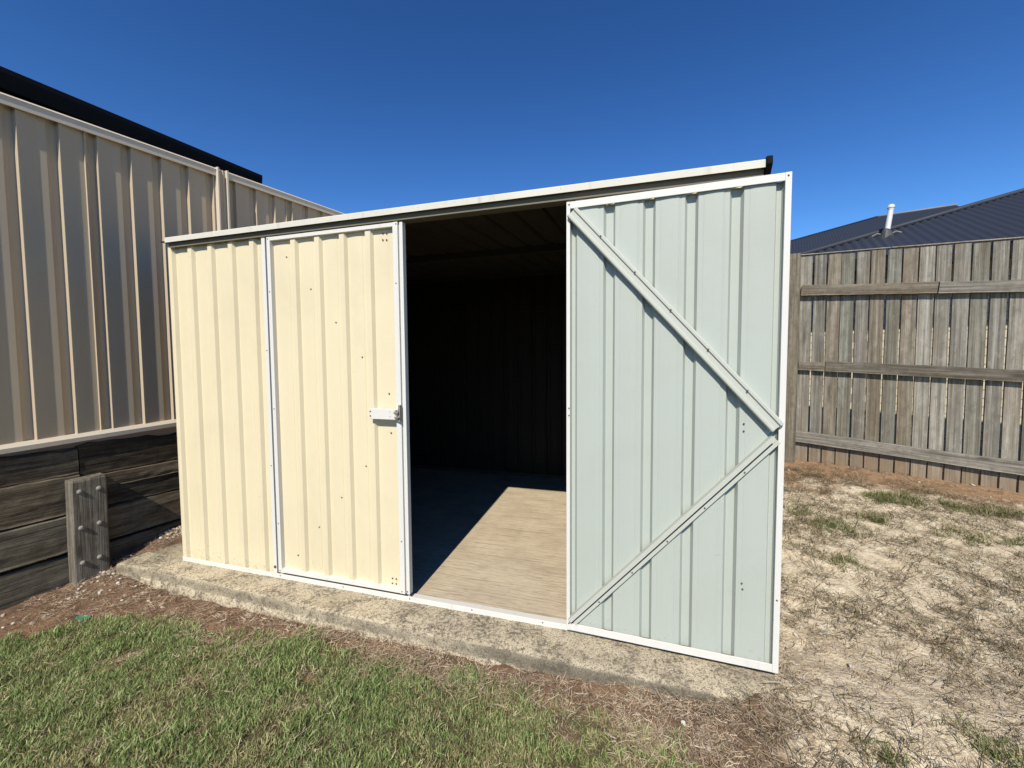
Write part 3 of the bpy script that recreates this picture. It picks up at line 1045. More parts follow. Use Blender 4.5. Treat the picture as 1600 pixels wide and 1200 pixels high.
# cup-head bolts
bm_ = MB()
prof = [(0.0135, 0.0), (0.0135, 0.003), (0.0115, 0.008), (0.007, 0.0115), (0.001, 0.0128)]
for rr, hh in prof:
    bm_.add([(rr * math.cos(t), -hh, rr * math.sin(t)) for t in np.linspace(0, 2 * math.pi, 13)[:-1]], [])
for i in range(len(prof) - 1):
    for k in range(12):
        bm_.f.append((i * 12 + k, i * 12 + (k + 1) % 12, (i + 1) * 12 + (k + 1) % 12, (i + 1) * 12 + k)); bm_.mi.append(0)
bm_.f.append(tuple(range(48, 60))); bm_.mi.append(0)
BOLT_ME = bm_.mesh("bolt", [ZINC], True)
for u, z in ((-0.044, 0.450), (0.040, 0.449), (-0.044, 0.240), (0.036, 0.243), (-0.044, 0.036), (0.030, 0.040)):
    b_ = link("bolt", BOLT_ME, post, local=True)
    b_.location = (u, -th + 0.0005, z)

# ------------------------------------------------------------------ paling fence at the back


def gpt(e_, n_=0.0, z=0.0):
    p = GB + GE * e_ + GN * n_
    return Vector((p[0], p[1], z))


def gz(e_):
    """line of the ground under the rear fence"""
    return 0.195 - 0.040 * e_ if e_ > 0 else 0.195 - 0.02 * e_


TOPZ = 2.122
pfence = thing("paling_fence", tuple(gpt(0, 0, 0.19)), "weathered grey timber paling fence with three rails behind the shed", "fence", rz=math.pi / 2 - GA)


def paling_mesh(i):
    r = random.Random(40 + i)
    w = r.choice((0.090, 0.092, 0.094, 0.095))
    mb = MB()
    H = 1.0
    seg = 6
    for k in range(seg + 1):
        z = H * k / seg
        j = [r.uniform(-1, 1) * 0.0012 for _ in range(4)]
        bow = 0.002 * math.sin(z * 3 + i)
        mb.add([(-w / 2 + j[0], 0.0 + bow, z), (-w / 2 + 0.003 + j[0], -0.015 + bow, z), (w / 2 - 0.003 + j[1], -0.015 + bow + j[2], z), (w / 2 + j[1], 0.0 + bow, z)], [])
    for k in range(seg):
        for q in range(4):
            mb.f.append((k * 4 + q, k * 4 + (q + 1) % 4, k * 4 + 4 + (q + 1) % 4, k * 4 + 4 + q)); mb.mi.append(0)
    mb.f += [(0, 1, 2, 3), tuple(range(seg * 4, seg * 4 + 4))]; mb.mi += [0, 0]
    me = mb.mesh("paling", [PALING])
    import bmesh
    b = bmesh.new(); b.from_mesh(me); bmesh.ops.recalc_face_normals(b, faces=b.faces); b.to_mesh(me); b.free()
    return me, w


PAL = [paling_mesh(i) for i in range(7)]
inv = world_of(pfence).inverted()
ee = 0.055
i = 0
pal_e = []
rp = random.Random(77)
while ee < 2.9:
    pal_e.append(ee)
    ee += 0.0985 + rp.uniform(-0.002, 0.0022)
ee = -0.15
while ee > -4.25:
    pal_e.append(ee)
    ee -= 0.100 + rp.uniform(0, 0.003)
for e_ in pal_e:
    me, w = PAL[rp.randrange(7)]
    o = bpy.data.objects.new("paling", me)
    COL.objects.link(o)
    o.parent = pfence
    o.matrix_parent_inverse = inv
    z0 = gz(e_) - 0.012 - 0.012 * rp.random() + (0.018 if 0.55 < e_ < 0.78 else 0.0)
    zt_ = TOPZ + rp.uniform(-0.004, 0.004) - (0.056 * e_ if e_ > 0 else 0)
    o.location = gpt(e_, 0.045 + rp.uniform(0, 0.003), z0)
    o.scale = (1, 1, zt_ - z0)
    o.rotation_euler = (0, rp.uniform(-0.0016, 0.0016), math.pi / 2 - GA)


def prail(e0, e1, z0, z1, seed, h=0.074):
    L = e1 - e0
    o = rough_board(L, h, 0.038, 30, seed, 0.0025).build("rail", RAILWOOD, None)
    o.parent = pfence
    o.matrix_parent_inverse = inv
    p = gpt(e0, 0.0265, z0)
    o.location = p
    o.rotation_euler = (0, -math.atan2(z1 - z0, L), math.pi / 2 - GA)


prail(0.016, 0.90, 1.756, 1.692, 21, 0.090)
prail(0.905, 2.9, 1.690, 1.545, 22, 0.090)
prail(0.012, 0.205, 1.086, 1.073, 23, 0.078)
prail(0.209, 2.9, 1.074, 0.905, 24, 0.090)
prail(0.0, 2.9, 0.428, 0.195, 25, 0.096)
for z in (1.76, 1.09, 0.45):
    prail(-4.25, -0.135, z + 0.03, z, int(z * 100), 0.076)
for c0_, c1_ in ((-0.125, 0.62), (0.624, 2.9)):
    cz = lambda q: TOPZ + 0.0035 - (0.056 * q if q > 0 else 0)
    cm = MB().bar(gpt(c0_, 0.040, cz(c0_)), gpt(c1_, 0.040, cz(c1_)), [(-0.016, 0.0015), (-0.016, 0.009), (0.020, 0.009), (0.020, 0.0015)], (0, 0, 1))
    cm.build("capping", CAPWOOD, pfence)
pp = MB()
r = random.Random(3)
for z in (-0.35, 0.1, 0.5, 0.9, 1.3, 1.7, 1.93):
    pp.add([(x + r.uniform(-1, 1) * 0.003, y + r.uniform(-1, 1) * 0.003, z) for x, y in ((-0.062, 0.02), (-0.062, -0.075), (-0.052, -0.085), (0.0, -0.087), (0.052, -0.085), (0.060, -0.075), (0.060, 0.02))], [])
for k in range(6):
    for q in range(7):
        pp.f.append((k * 7 + q, k * 7 + (q + 1) % 7, k * 7 + 7 + (q + 1) % 7, k * 7 + 7 + q)); pp.mi.append(0)
pp.f.append(tuple(range(42, 49))); pp.mi.append(0)
po = pp.build("post", POSTWOOD, None)
po.parent = pfence
po.matrix_parent_inverse = inv
po.location = gpt(-0.052, 0.02, gz(0))
po.rotation_euler = (0, 0, math.pi / 2 - GA)

# ------------------------------------------------------------------ house behind the paling fence
TANP = math.tan(R_(22.0))
EAVE_N, EAVE_Z = 1.05, 2.22


def ray_to_roof(px, py, n0):
    """where a sight line of the photograph meets a 22 degree roof face whose eave is n0 behind the fence"""
    d = cf + cr * (px - 800) / 650 - cu * (py - 600) / 650
    o = CAM - GB
    on, dn = o @ GN, d @ GN
    t = (EAVE_Z + TANP * (on - n0) - CAM[2]) / (d[2] - TANP * dn)
    p = CAM + d * t
    return p


h1 = ray_to_roof(1440, 345.5, EAVE_N)
e1 = float((h1 - GB) @ GE); n1 = float((h1 - GB) @ GN)
HIP_E = e1 - (n1 - EAVE_N)                    # hip corner of the front wing (45 degree hip)
house = thing("house", tuple(gpt(HIP_E + 3, EAVE_N + 3, -0.1)), "low house with dark blue corrugated hip roofs behind the paling fence", "house", rz=math.pi / 2 - GA)
RID_N = EAVE_N + 5.0


def corrugated_face(name, u0, u1, to_point, limits, pitch=0.085, amp=0.013):
    """columns along u; for each column the run (r0, r1) up the slope; to_point(u, r, lift)"""
    mb = MB()
    us = np.arange(u0, u1, pitch / 4)
    off = [0, 1, 0, -1]
    idx = {}
    vs = []
    for i, u in enumerate(us):
        a_, b_ = limits(u)
        if b_ - a_ < 0.02:
            b_ = a_ + 0.02
        vs.append(to_point(u, a_, amp * off[i % 4])); vs.append(to_point(u, b_, amp * off[i % 4]))
    mb.add(vs, [(2 * i, 2 * i + 2, 2 * i + 3, 2 * i + 1) for i in range(len(us) - 1)])
    return mb.build(name, NAVY, house, smooth=True, fix=False)


E_R = HIP_E + 14.0
front = lambda u, r, l: tuple(gpt(u, EAVE_N + r, EAVE_Z + TANP * r + l))
corrugated_face("roof", HIP_E, E_R, front, lambda u: (0.0, max(0.0, min(u - HIP_E, 5.0))))
side = lambda u, r, l: tuple(gpt(HIP_E + r, EAVE_N + u, EAVE_Z + TANP * r + l))
corrugated_face("roof", 0.0, 10.0, side, lambda u: (0.0, max(0.0, min(u, 10.0 - u))))
MB().tube([gpt(HIP_E, EAVE_N, EAVE_Z + 0.012), gpt(HIP_E + 5, EAVE_N + 5, EAVE_Z + 5 * TANP + 0.012), gpt(E_R, EAVE_N + 5, EAVE_Z + 5 * TANP + 0.012)], 0.035, 10).build("hip_capping", NAVY, house, smooth=True)
gp = MB()
gp.bar(gpt(HIP_E - 0.05, EAVE_N - 0.06, EAVE_Z - 0.09), gpt(E_R, EAVE_N - 0.06, EAVE_Z - 0.09), [(-0.06, -0.05), (0.06, -0.05), (0.06, 0.06), (-0.06, 0.06)], (0, 0, 1))
gp.build("gutter", BLACKGUT, house)
# rear wing: higher hip roof further back
N2 = 6.3
h2 = ray_to_roof(1371, 339, N2)
e2 = float((h2 - GB) @ GE); r2 = float((h2 - GB) @ GN) - N2
E2 = e2 - r2
front2 = lambda u, r, l: tuple(gpt(u, N2 + r, EAVE_Z + TANP * r + l))
corrugated_face("roof", E2, E2 + 14.0, front2, lambda u: (0.0, max(0.0, min(u - E2, r2))))
side2 = lambda u, r, l: tuple(gpt(E2 + r, N2 + u, EAVE_Z + TANP * r + l))
corrugated_face("roof", 0.0, 2 * r2, side2, lambda u: (0.0, max(0.0, min(u, 2 * r2 - u))))
zr2 = EAVE_Z + TANP * r2
MB().tube([gpt(E2, N2, EAVE_Z + 0.01), gpt(e2, N2 + r2, zr2 + 0.01)], 0.035, 8).build("hip_capping", NAVY, house, smooth=True)
MB().tube([gpt(e2, N2 + r2, zr2 + 0.012), gpt(E2 + 14, N2 + r2, zr2 + 0.012)], 0.04, 8).build("ridge_capping", ZINC, house, smooth=True)
# cream brick wall under the front eave, its soffit
wb = MB()
WN = EAVE_N + 0.45
c0, c1 = HIP_E + 0.45, E_R
wb.add([gpt(c0, WN, -0.3), gpt(c1, WN, -0.3), gpt(c1, WN, EAVE_Z + 0.1), gpt(c0, WN, EAVE_Z + 0.1),
        gpt(c0, WN + 9, -0.3), gpt(c0, WN + 9, EAVE_Z + 0.1)], [(0, 1, 2, 3), (4, 0, 3, 5)])
wall = wb.build("wall", BRICK, house, fix=False)
uv = wall.data.uv_layers.new(name="UVMap")
for poly in wall.data.polygons:
    for li in poly.loop_indices:
        p = Vector(wall.data.vertices[wall.data.loops[li].vertex_index].co)
        q = np.array(p) - GB
        uv.data[li].uv = (float(q @ GE) + float(q @ GN), p.z)
MB().add([gpt(HIP_E, EAVE_N, EAVE_Z - 0.06), gpt(E_R, EAVE_N, EAVE_Z - 0.06), gpt(E_R, WN, EAVE_Z - 0.06), gpt(HIP_E, WN, EAVE_Z - 0.06)], [(0, 1, 2, 3)]).build("soffit", WHITE, house)
# vent pipe through the roof
vp = ray_to_roof(1385, 368, EAVE_N)
vb = Vector(vp)
top = vb + Vector((0.035, 0.0, 0.0)) + Vector((0, 0, 0.0))
dist = float((vp - CAM) @ cf)
L = 44.0 / 650 * dist
lean = Vector(cr) * (6.0 / 650 * dist)
pm_ = MB().tube([vb + Vector((0, 0, L * 0.18)) + lean * 0.18, vb + Vector((0, 0, L * 0.92)) + lean * 0.92], 0.027, 14)
vent = pm_.build("vent_pipe", PVC, house, smooth=False)
t0_ = vb + Vector((0, 0, L * 0.90)) + lean * 0.90
MB().tube([t0_, t0_ + Vector((0, 0, 0.02)), t0_ + Vector((0, 0, 0.022)), t0_ + Vector((0, 0, 0.05)), t0_ + Vector((0, 0, 0.062))], [0.030, 0.030, 0.038, 0.034, 0.016], 14).build("cowl", PVC, vent)
MB().tube([vb - Vector((0, 0, 0.04)), vb + Vector((0, 0, 0.05)), vb + Vector((0, 0, L * 0.19)) + lean * 0.19], [0.075, 0.048, 0.038], 14).build("pipe_boot", RUBBER, house)
fl = MB()
for sgn in (-1, 1):
    c_ = vb + Vector(GE) * (0.085 * sgn)
    fl.tube([c_ + Vector(GE) * (-0.05) + Vector((0, 0, 0.01)), c_ + Vector((0, 0, 0.035)), c_ + Vector(GE) * 0.05 + Vector((0, 0, 0.012))], 0.009, 6)
fl.build("flashing", ZINC, house)

# ------------------------------------------------------------------ house behind the steel fence


def lray(px, py, depth):
    return CAM + depth * (cf + cr * (px - 800) / 650 - cu * (py - 600) / 650)


ge_ = lray(410, 276, 4.2)                      # near end of its gutter
gs_ = ge_[:2] @ FN[:2] - FC                    # offset behind the fence
gt_ = float(ge_[:2] @ FT[:2])
gzl = float(ge_[2])
nhouse = thing("house", tuple(fpt(gt_ - 6, gs_ - 4, 0.66)), "pale house under a black gutter just showing above the steel fence", "house", rz=math.pi / 2 - FA)
T0 = gt_ - 14
gpoly = [(-0.07, 0.0), (-0.07, 0.012), (-0.055, 0.012), (-0.05, 0.0), (0.045, 0.0), (0.055, 0.012), (0.07, 0.012), (0.07, -0.02), (0.055, -0.115), (-0.06, -0.125), (-0.07, -0.10)]
MB().bar(fpt(T0, gs_ - 0.07, gzl), fpt(gt_, gs_ - 0.07, gzl), gpoly, (0, 0, 1)).build("gutter", BLACKGUT, nhouse)
MB().bar(fpt(T0, gs_ - 0.16, gzl - 0.02), fpt(gt_ - 0.03, gs_ - 0.16, gzl - 0.02), [(-0.012, -0.2), (0.012, -0.2), (0.012, 0.02), (-0.012, 0.02)], (0, 0, 1)).build("fascia", BLACKGUT, nhouse)
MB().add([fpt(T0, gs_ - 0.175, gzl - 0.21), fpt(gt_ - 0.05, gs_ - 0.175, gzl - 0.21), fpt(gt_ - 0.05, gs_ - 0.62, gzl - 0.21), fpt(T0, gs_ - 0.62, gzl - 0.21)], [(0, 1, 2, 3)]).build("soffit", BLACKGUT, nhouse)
roof = MB()
n_ = 120
vs = []
ts = np.arange(T0, gt_ - 0.02, 0.02125)
for i, t in enumerate(ts):
    lift = 0.009 * [0, 1, 0, -1][i % 4]
    run = min(5.0, max(0.05, (gt_ - t)))
    vs += [tuple(fpt(t, gs_ - 0.10, gzl + 0.012 + lift)), tuple(fpt(t, gs_ - 0.10 - run, gzl + 0.012 + run * TANP + lift))]
roof.add(vs, [(2 * i, 2 * i + 2, 2 * i + 3, 2 * i + 1) for i in range(len(ts) - 1)])
roof.build("roof", NAVY, nhouse, smooth=True, fix=False)
wl_ = MB().add([fpt(T0, gs_ - 0.62, 0.5), fpt(gt_ - 0.5, gs_ - 0.62, 0.5), fpt(gt_ - 0.5, gs_ - 0.62, gzl - 0.2), fpt(T0, gs_ - 0.62, gzl - 0.2),
                fpt(gt_ - 0.5, gs_ - 8.0, 0.5), fpt(gt_ - 0.5, gs_ - 8.0, gzl - 0.2)], [(0, 1, 2, 3), (1, 4, 5, 2)])
wl_.build("wall", FENCECAP, nhouse)
dp = lray(314, 251, 3.55)
dps, dpt = dp[:2] @ FN[:2] - FC, float(dp[:2] @ FT[:2])
MB().tube([fpt(dpt, gs_ - 0.13, gzl - 0.12), fpt(dpt, gs_ - 0.18, gzl - 0.30), fpt(dpt, gs_ - 0.54, gzl - 0.55), fpt(dpt, gs_ - 0.56, 0.6)], 0.04, 10).build("downpipe", FENCECAP, nhouse, smooth=True)


# ------------------------------------------------------------------ scattered ground cover (real meshes instanced by geometry nodes)
def scatter_nodes(name, coll):
    ng = bpy.data.node_groups.new(name, 'GeometryNodeTree')
    ng.interface.new_socket("Geometry", in_out='INPUT', socket_type='NodeSocketGeometry')
    ng.interface.new_socket("Geometry", in_out='OUTPUT', socket_type='NodeSocketGeometry')
    N, L_ = ng.nodes, ng.links
    gi, go = N.new("NodeGroupInput"), N.new("NodeGroupOutput")
    ci = N.new("GeometryNodeCollectionInfo")
    ci.inputs["Collection"].default_value = coll
    ci.inputs["Separate Children"].default_value = True
    ci.inputs["Reset Children"].default_value = True
    ip = N.new("GeometryNodeInstanceOnPoints")
    ip.inputs["Pick Instance"].default_value = True
    def attr(nm, typ):
        a_ = N.new("GeometryNodeInputNamedAttribute")
        a_.data_type = typ
        a_.inputs["Name"].default_value = nm
        return a_.outputs["Attribute"]
    L_.new(gi.outputs[0], ip.inputs["Points"])
    L_.new(ci.outputs[0], ip.inputs["Instance"])
    L_.new(attr("pick", 'INT'), ip.inputs["Instance Index"])
    e2r = N.new("FunctionNodeEulerToRotation")
    L_.new(attr("turn", 'FLOAT_VECTOR'), e2r.inputs[0])
    L_.new(e2r.outputs[0], ip.inputs["Rotation"])
    L_.new(attr("size", 'FLOAT_VECTOR'), ip.inputs["Scale"])
    L_.new(ip.outputs[0], go.inputs[0])
    return ng


def scatter(name, pos, rot, size, pick, protos):
    coll = bpy.data.collections.new(name + "_shapes")
    for i, me in enumerate(protos):
        o = bpy.data.objects.new(f"{name}_shape_{i:02d}", me)
        coll.objects.link(o)
    me = bpy.data.meshes.new(name)
    me.vertices.add(len(pos))
    me.vertices.foreach_set("co", np.asarray(pos, np.float32).ravel())
    at = me.attributes.new("pick", 'INT', 'POINT'); at.data.foreach_set("value", np.asarray(pick, np.int32))
    at = me.attributes.new("turn", 'FLOAT_VECTOR', 'POINT'); at.data.foreach_set("vector", np.asarray(rot, np.float32).ravel())
    size = np.asarray(size, np.float32)
    if size.ndim == 1:
        size = np.repeat(size[:, None], 3, 1)
    at = me.attributes.new("size", 'FLOAT_VECTOR', 'POINT'); at.data.foreach_set("vector", size.ravel())
    me.update()
    o = link(name, me)
    md = o.modifiers.new("scatter", 'NODES')
    md.node_group = scatter_nodes(name, coll)
    return tag(o, kind="stuff")


def blades_mesh(name, n, spread, hlo, hhi, width, bend, colors, mat, rng, flat=0.0, seg=3):
    """n curved tapering blades; colours is a list of (weight, rgb)"""
    V, F, T = [], [], []
    wts = np.array([c[0] for c in colors], float); wts /= wts.sum()
    for b in range(n):
        az = rng.uniform(0, 2 * math.pi)
        rad = spread * math.sqrt(rng.random())
        ph = rng.uniform(0, 2 * math.pi)
        base = np.array([rad * math.cos(ph), rad * math.sin(ph), 0.0])
        Lb = rng.uniform(hlo, hhi)
        out = np.array([math.cos(az), math.sin(az), 0.0])
        sidev = np.array([-math.sin(az), math.cos(az), 0.0])
        lean0 = rng.uniform(0.2, 1.45) if flat < 0.5 else rng.uniform(1.25, 1.55)
        curl = rng.uniform(-0.5, 1.0) * bend * (1 if flat < 0.5 else rng.choice([-0.5, 0.6]))
        yaw = rng.uniform(-0.9, 0.9) * (1 if flat < 0.5 else 2.2)
        p = base.copy()
        if flat > 0.5:
            p[2] = rng.uniform(0.001, 0.014)
        col = np.array(colors[rng.choice(len(colors), p=wts)][1]) * rng.uniform(0.75, 1.25)
        w = width * rng.uniform(0.7, 1.3)
        tw = rng.uniform(-0.6, 0.6)
        o = len(V)
        for k in range(seg + 1):
            q = k / seg
            ww = w * (1 - q) ** 0.6 * (0.75 + 0.5 * min(1, q * 3)) if flat < 0.5 else w * (1 - 0.4 * q)
            sv = sidev * math.cos(tw) + np.array([0, 0, math.sin(tw)])
            if k < seg or flat > 0.5:
                V.append(tuple(p - sv * ww / 2)); V.append(tuple(p + sv * ww / 2)); T += [col * (0.75 + 0.4 * q)] * 2
            else:
                V.append(tuple(p)); T.append(col * 1.15)
            th_ = lean0 + curl * q
            yy = yaw * q
            d = (out * math.cos(yy) + sidev * math.sin(yy)) * math.sin(th_) + np.array([0, 0, math.cos(th_)])
            p = p + d * Lb / seg
            if flat > 0.5:
                p[2] = max(p[2], 0.001)
        m = seg if flat < 0.5 else seg + 1
        for k in range(m - 1):
            F.append((o + 2 * k, o + 2 * k + 1, o + 2 * k + 3, o + 2 * k + 2))
        if flat < 0.5:
            F.append((o + 2 * seg - 2, o + 2 * seg - 1, o + 2 * seg))
    me = bpy.data.meshes.new(name)
    me.from_pydata(V, [], F)
    at = me.attributes.new("tint", 'FLOAT_COLOR', 'POINT')
    at.data.foreach_set("color", np.array([(*np.clip(c, 0, 1), 1) for c in T], np.float32).ravel())
    me.materials.append(mat)
    me.update()
    return me


def sample(x0, x1, y0, y1, per_m2, density):
    n = int((x1 - x0) * (y1 - y0) * per_m2)
    x = RNG.uniform(x0, x1, n); y = RNG.uniform(y0, y1, n)
    keep = RNG.random(n) < density(x, y)
    x, y = x[keep], y[keep]
    s = x * FN[0] + y * FN[1] - FC
    ok = (s > 0.02) & ~((x > -0.32) & (x < 3.1) & (y > -0.17) & (y < 2.4))
    return x[ok], y[ok]


GREENS = [(5, (0.235, 0.335, 0.105)), (4, (0.345, 0.44, 0.165)), (3, (0.125, 0.195, 0.055)), (2.2, (0.46, 0.49, 0.235)), (1.5, (0.60, 0.51, 0.31)), (0.8, (0.18, 0.12, 0.065))]
DRY = [(2, (0.40, 0.32, 0.20)), (3, (0.235, 0.175, 0.105)), (3, (0.115, 0.082, 0.048)), (1.6, (0.17, 0.17, 0.07)), (0.6, (0.52, 0.44, 0.31))]
STRAWC = [(4, (0.66, 0.52, 0.37)), (3, (0.52, 0.385, 0.265)), (1.2, (0.30, 0.20, 0.13)), (2.2, (0.76, 0.65, 0.50)), (0.8, (0.13, 0.09, 0.06))]
WEED = [(4, (0.15, 0.20, 0.06)), (2, (0.23, 0.26, 0.10)), (1.5, (0.40, 0.33, 0.18))]

rg = np.random.default_rng(5)
OLIVE_BLADES = [(4, (0.33, 0.35, 0.14)), (3, (0.46, 0.45, 0.21)), (2, (0.17, 0.20, 0.07)), (2.5, (0.58, 0.50, 0.29)), (2, (0.66, 0.55, 0.36)), (1, (0.22, 0.15, 0.085))]
green_protos = [blades_mesh("grass_tuft", 15, 0.022, 0.013, 0.036, 0.0027, 0.9, GREENS, GRASS, rg) for _ in range(7)]
green_protos += [blades_mesh("grass_tuft", 14, 0.024, 0.011, 0.030, 0.0024, 1.0, OLIVE_BLADES, GRASS, rg) for _ in range(7)]


def tired(x, y):
    """share of olive, drier tufts: patchy, more of them away from the slab"""
    edge = np.interp(x, LX, LY)
    return np.clip(0.08 + 0.62 * sstep(0.42, 0.62, fbm(x, y, 0.24, 101)) + 0.30 * sstep(0.10, 0.45, edge - y), 0, 0.92)


x, y = sample(-1.0, 4.0, -2.3, -0.15, 10500, lambda x, y: lawn(x, y) * (1 - 0.86 * bare(x, y)) * (0.45 + 0.55 * sstep(0.38, 0.6, fbm(x, y, 0.11, 66))))
n = len(x)
sz = 0.55 + 0.45 * fbm(x, y, 0.25, 61) + 0.45 * sstep(0.3, 0.7, fbm(x, y, 0.07, 63)) + RNG.uniform(-0.2, 0.2, n)
scatter("lawn_grass", np.stack([x, y, height(x, y) - 0.003], -1), np.stack([RNG.uniform(-0.3, 0.3, n), RNG.uniform(-0.3, 0.3, n), RNG.uniform(0, 6.28, n)], -1), sz, RNG.integers(0, 7, n) + 7 * (RNG.random(n) < tired(x, y)), green_protos)

straw_protos = [blades_mesh("straw_bunch", 16, 0.040, 0.016, 0.055, 0.0020, 0.6, STRAWC, STRAW, rg, flat=1.0, seg=4) for _ in range(9)]
straw_protos.append(blades_mesh("straw_bunch", 6, 0.05, 0.06, 0.12, 0.0019, 0.4, STRAWC, STRAW, rg, flat=1.0, seg=5))


def straw_den(x, y):
    edge = np.interp(x, LX, LY)
    d = edge - y                      # negative between lawn and slab
    strip = sstep(0.16, 0.02, d) * sstep(-0.85, -0.5, y - np.interp(x, [-0.6, 0.0, 3], [0.25, 0.1, 0.1])) * sstep(3.35, 2.9, x)
    dens = strip * (0.25 + 0.75 * sstep(0.35, 0.6, fbm(x, y, 0.22, 71))) * (0.35 + 0.65 * sstep(0.6, 1.4, x))
    dens = np.maximum(dens, 0.6 * bare(x, y) * lawn(x, y))
    dens = np.maximum(dens, 0.035 * lawn(x, y))
    right = sstep(2.75, 3.1, x)
    return np.maximum(dens, right * 0.12)


x, y = sample(-0.9, 5.0, -1.9, 0.5, 2600, straw_den)
n = len(x)
scatter("dry_straw", np.stack([x, y, height(x, y) + 0.001], -1), np.stack([RNG.uniform(-0.08, 0.08, n), RNG.uniform(-0.08, 0.08, n), RNG.uniform(0, 6.28, n)], -1), RNG.uniform(0.4, 0.95, n), RNG.integers(0, 10, n), straw_protos)

dry_protos = [blades_mesh("dry_tuft", 11, 0.034, 0.016, 0.048, 0.0019, 1.7, DRY, STRAW, rg, seg=4) for _ in range(5)]
dry_protos += [blades_mesh("dry_tuft", 12, 0.045, 0.025, 0.075, 0.0021, 0.8, DRY, STRAW, rg, flat=1.0, seg=5) for _ in range(5)]


def dry_den(x, y):
    right = sstep(2.72, 3.0, x + 0.5 * sstep(-0.3, -0.9, y))
    dfence = (x - GB[0]) * GN[0] + (y - GB[1]) * GN[1]
    f1 = sstep(0.36, 0.62, 0.55 * fbm(x, y, 0.28, 81) + 0.45 * fbm(x, y, 0.09, 83)) * 0.85 + 0.10
    clear = 0.12 + 0.88 * sstep(0.10, 0.45, np.hypot((x - 3.3) * 1.3, y - 0.1))
    return right * f1 * (0.15 + 0.85 * sstep(-0.15, -0.45, dfence)) * clear * (1 - lawn(x, y))


x, y = sample(2.4, 6.2, -2.0, 2.7, 1350, dry_den)
n = len(x)
scatter("dry_grass", np.stack([x, y, height(x, y) - 0.002], -1), np.stack([RNG.uniform(-0.4, 0.4, n), RNG.uniform(-0.4, 0.4, n), RNG.uniform(0, 6.28, n)], -1), RNG.uniform(0.7, 1.25, n), RNG.integers(0, 10, n), dry_protos)

weed_protos = [blades_mesh("weed_tuft", 16, 0.030, 0.03, 0.075, 0.0030, 1.2, WEED, GRASS, rg) for _ in range(6)]


def weed_den(x, y):
    d = 0 * x
    for (cx, cy, rx, ry, k) in WEEDS:
        d = np.maximum(d, k * sstep(1.0, 0.25, np.hypot((x - cx) / rx, (y - cy) / ry) + 0.5 * (fbm(x, y, 0.12, 91) - 0.5)))
    return d


def ground_hit(px, py):
    d = cf + cr * (px - 800) / 650 - cu * (py - 600) / 650
    t = 1.0
    for _ in range(40):
        p = CAM + d * t
        t += (p[2] - float(height(p[0], p[1]))) / (-d[2]) * 0.7
    return CAM + d * t


WEEDS = []
for (px, py, rx, ry, k) in ((1395, 782, 0.24, 0.13, 1.0), (1500, 796, 0.17, 0.10, 0.9), (1560, 803, 0.22, 0.11, 0.8), (1365, 810, 0.12, 0.10, 0.6), (1310, 825, 0.22, 0.14, 0.5),
                            (1322, 880, 0.12, 0.09, 0.6), (1260, 803, 0.18, 0.1, 0.35), (1520, 840, 0.30, 0.15, 0.35), (1560, 1175, 0.12, 0.08, 0.6), (1500, 1140, 0.10, 0.06, 0.4), (1380, 1185, 0.10, 0.06, 0.4)):
    p = ground_hit(px, py)
    WEEDS.append((p[0], p[1], rx, ry, k))
x, y = sample(2.8, 6.4, -0.8, 3.0, 2200, weed_den)
n = len(x)
scatter("weeds", np.stack([x, y, height(x, y) - 0.002], -1), np.stack([RNG.uniform(-0.3, 0.3, n), RNG.uniform(-0.3, 0.3, n), RNG.uniform(0, 6.28, n)], -1), RNG.uniform(0.6, 1.1, n), RNG.integers(0, 6, n), weed_protos)


def pebble(i):
    import bmesh
    b = bmesh.new()
    bmesh.ops.create_icosphere(b, subdivisions=2, radius=1.0)
    r = random.Random(i)
    ax = (r.uniform(0.75, 1.2), r.uniform(0.6, 1.0), r.uniform(0.4, 0.7))
    for v in b.verts:
        k = 1 + 0.22 * (vnoise(v.co.x * 1.3 + i, v.co.y * 1.3 + v.co.z, 0.8, i) - 0.5) * 2
        v.co = Vector((v.co.x * ax[0], v.co.y * ax[1], v.co.z * ax[2])) * float(k)
    me = bpy.data.meshes.new("pebble")
    b.to_mesh(me); b.free()
    me.materials.append(STONE)
    me.polygons.foreach_set("use_smooth", [True] * len(me.polygons))
    return me


peb = [pebble(i) for i in range(8)]


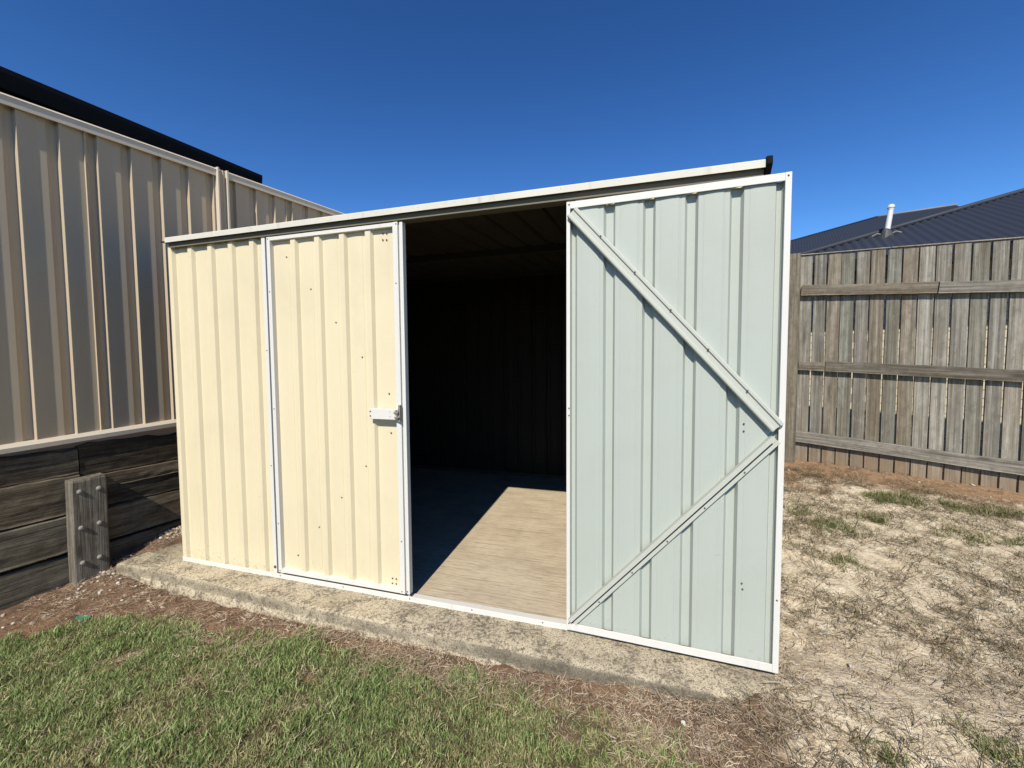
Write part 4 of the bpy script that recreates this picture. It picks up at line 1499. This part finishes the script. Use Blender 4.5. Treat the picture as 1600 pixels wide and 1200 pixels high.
def grav_den(x, y):
    s = x * FN[0] + y * FN[1] - FC
    d = sstep(0.10, 0.30, y + 0.10 * (fbm(x, y, 0.1, 95) - 0.5)) * sstep(-0.05, -0.10, x) * (s > 0.0)
    spill = 0.13 * sstep(0.20, 0.05, np.hypot(x + 0.33, (y + 0.22) * 0.8))
    few = 0.010 * (y > -0.9) * (y < 0.0) * (x < 0.9) * (lawn(x, y) < 0.05)
    rare = 0.0025 * (x > 2.7)
    return np.maximum(np.maximum(d, spill), np.maximum(few, rare))


def sample2(x0, x1, y0, y1, per_m2, density):
    n = int((x1 - x0) * (y1 - y0) * per_m2)
    x = RNG.uniform(x0, x1, n); y = RNG.uniform(y0, y1, n)
    keep = RNG.random(n) < density(x, y)
    x, y = x[keep], y[keep]
    s = x * FN[0] + y * FN[1] - FC
    ok = (s > 0.012) & ~((x > -0.335) & (x < 3.15) & (y > -0.2) & (y < 0.15)) & ~((x > -0.03) & (x < 3.15) & (y > 0.1) & (y < 2.5))
    return x[ok], y[ok]


x, y = sample2(-0.7, 5.2, -0.9, 2.4, 6500, grav_den)
n = len(x)
scatter("gravel", np.stack([x, y, height(x, y) + 0.003], -1), RNG.uniform(0, 6.28, (n, 3)) * np.array([0.1, 0.1, 1]), RNG.uniform(0.0045, 0.0125, n), RNG.integers(0, 8, n), peb)

# scrap of green plastic in the dirt by the retaining wall
p = ground_hit(128, 968)
gx = MB()
rr = random.Random(2)
N_ = 6
vs = []
for i in range(N_):
    for j in range(N_):
        vs.append((p[0] + 0.011 * (i - 2.5) * (1 + 0.2 * rr.random()) + 0.003 * (j % 2), p[1] + 0.008 * (j - 2.5), p[2] + 0.006 + rr.uniform(0, 0.008)))
gx.add(vs, [(i * N_ + j, (i + 1) * N_ + j, (i + 1) * N_ + j + 1, i * N_ + j + 1) for i in range(N_ - 1) for j in range(N_ - 1)])
gs = gx.build("plastic_scrap", GREENP)
md = gs.modifiers.new("solid", 'SOLIDIFY'); md.thickness = 0.001
tag(gs, "crumpled scrap of green plastic lying in the dirt near the bolted post", "plastic scrap")
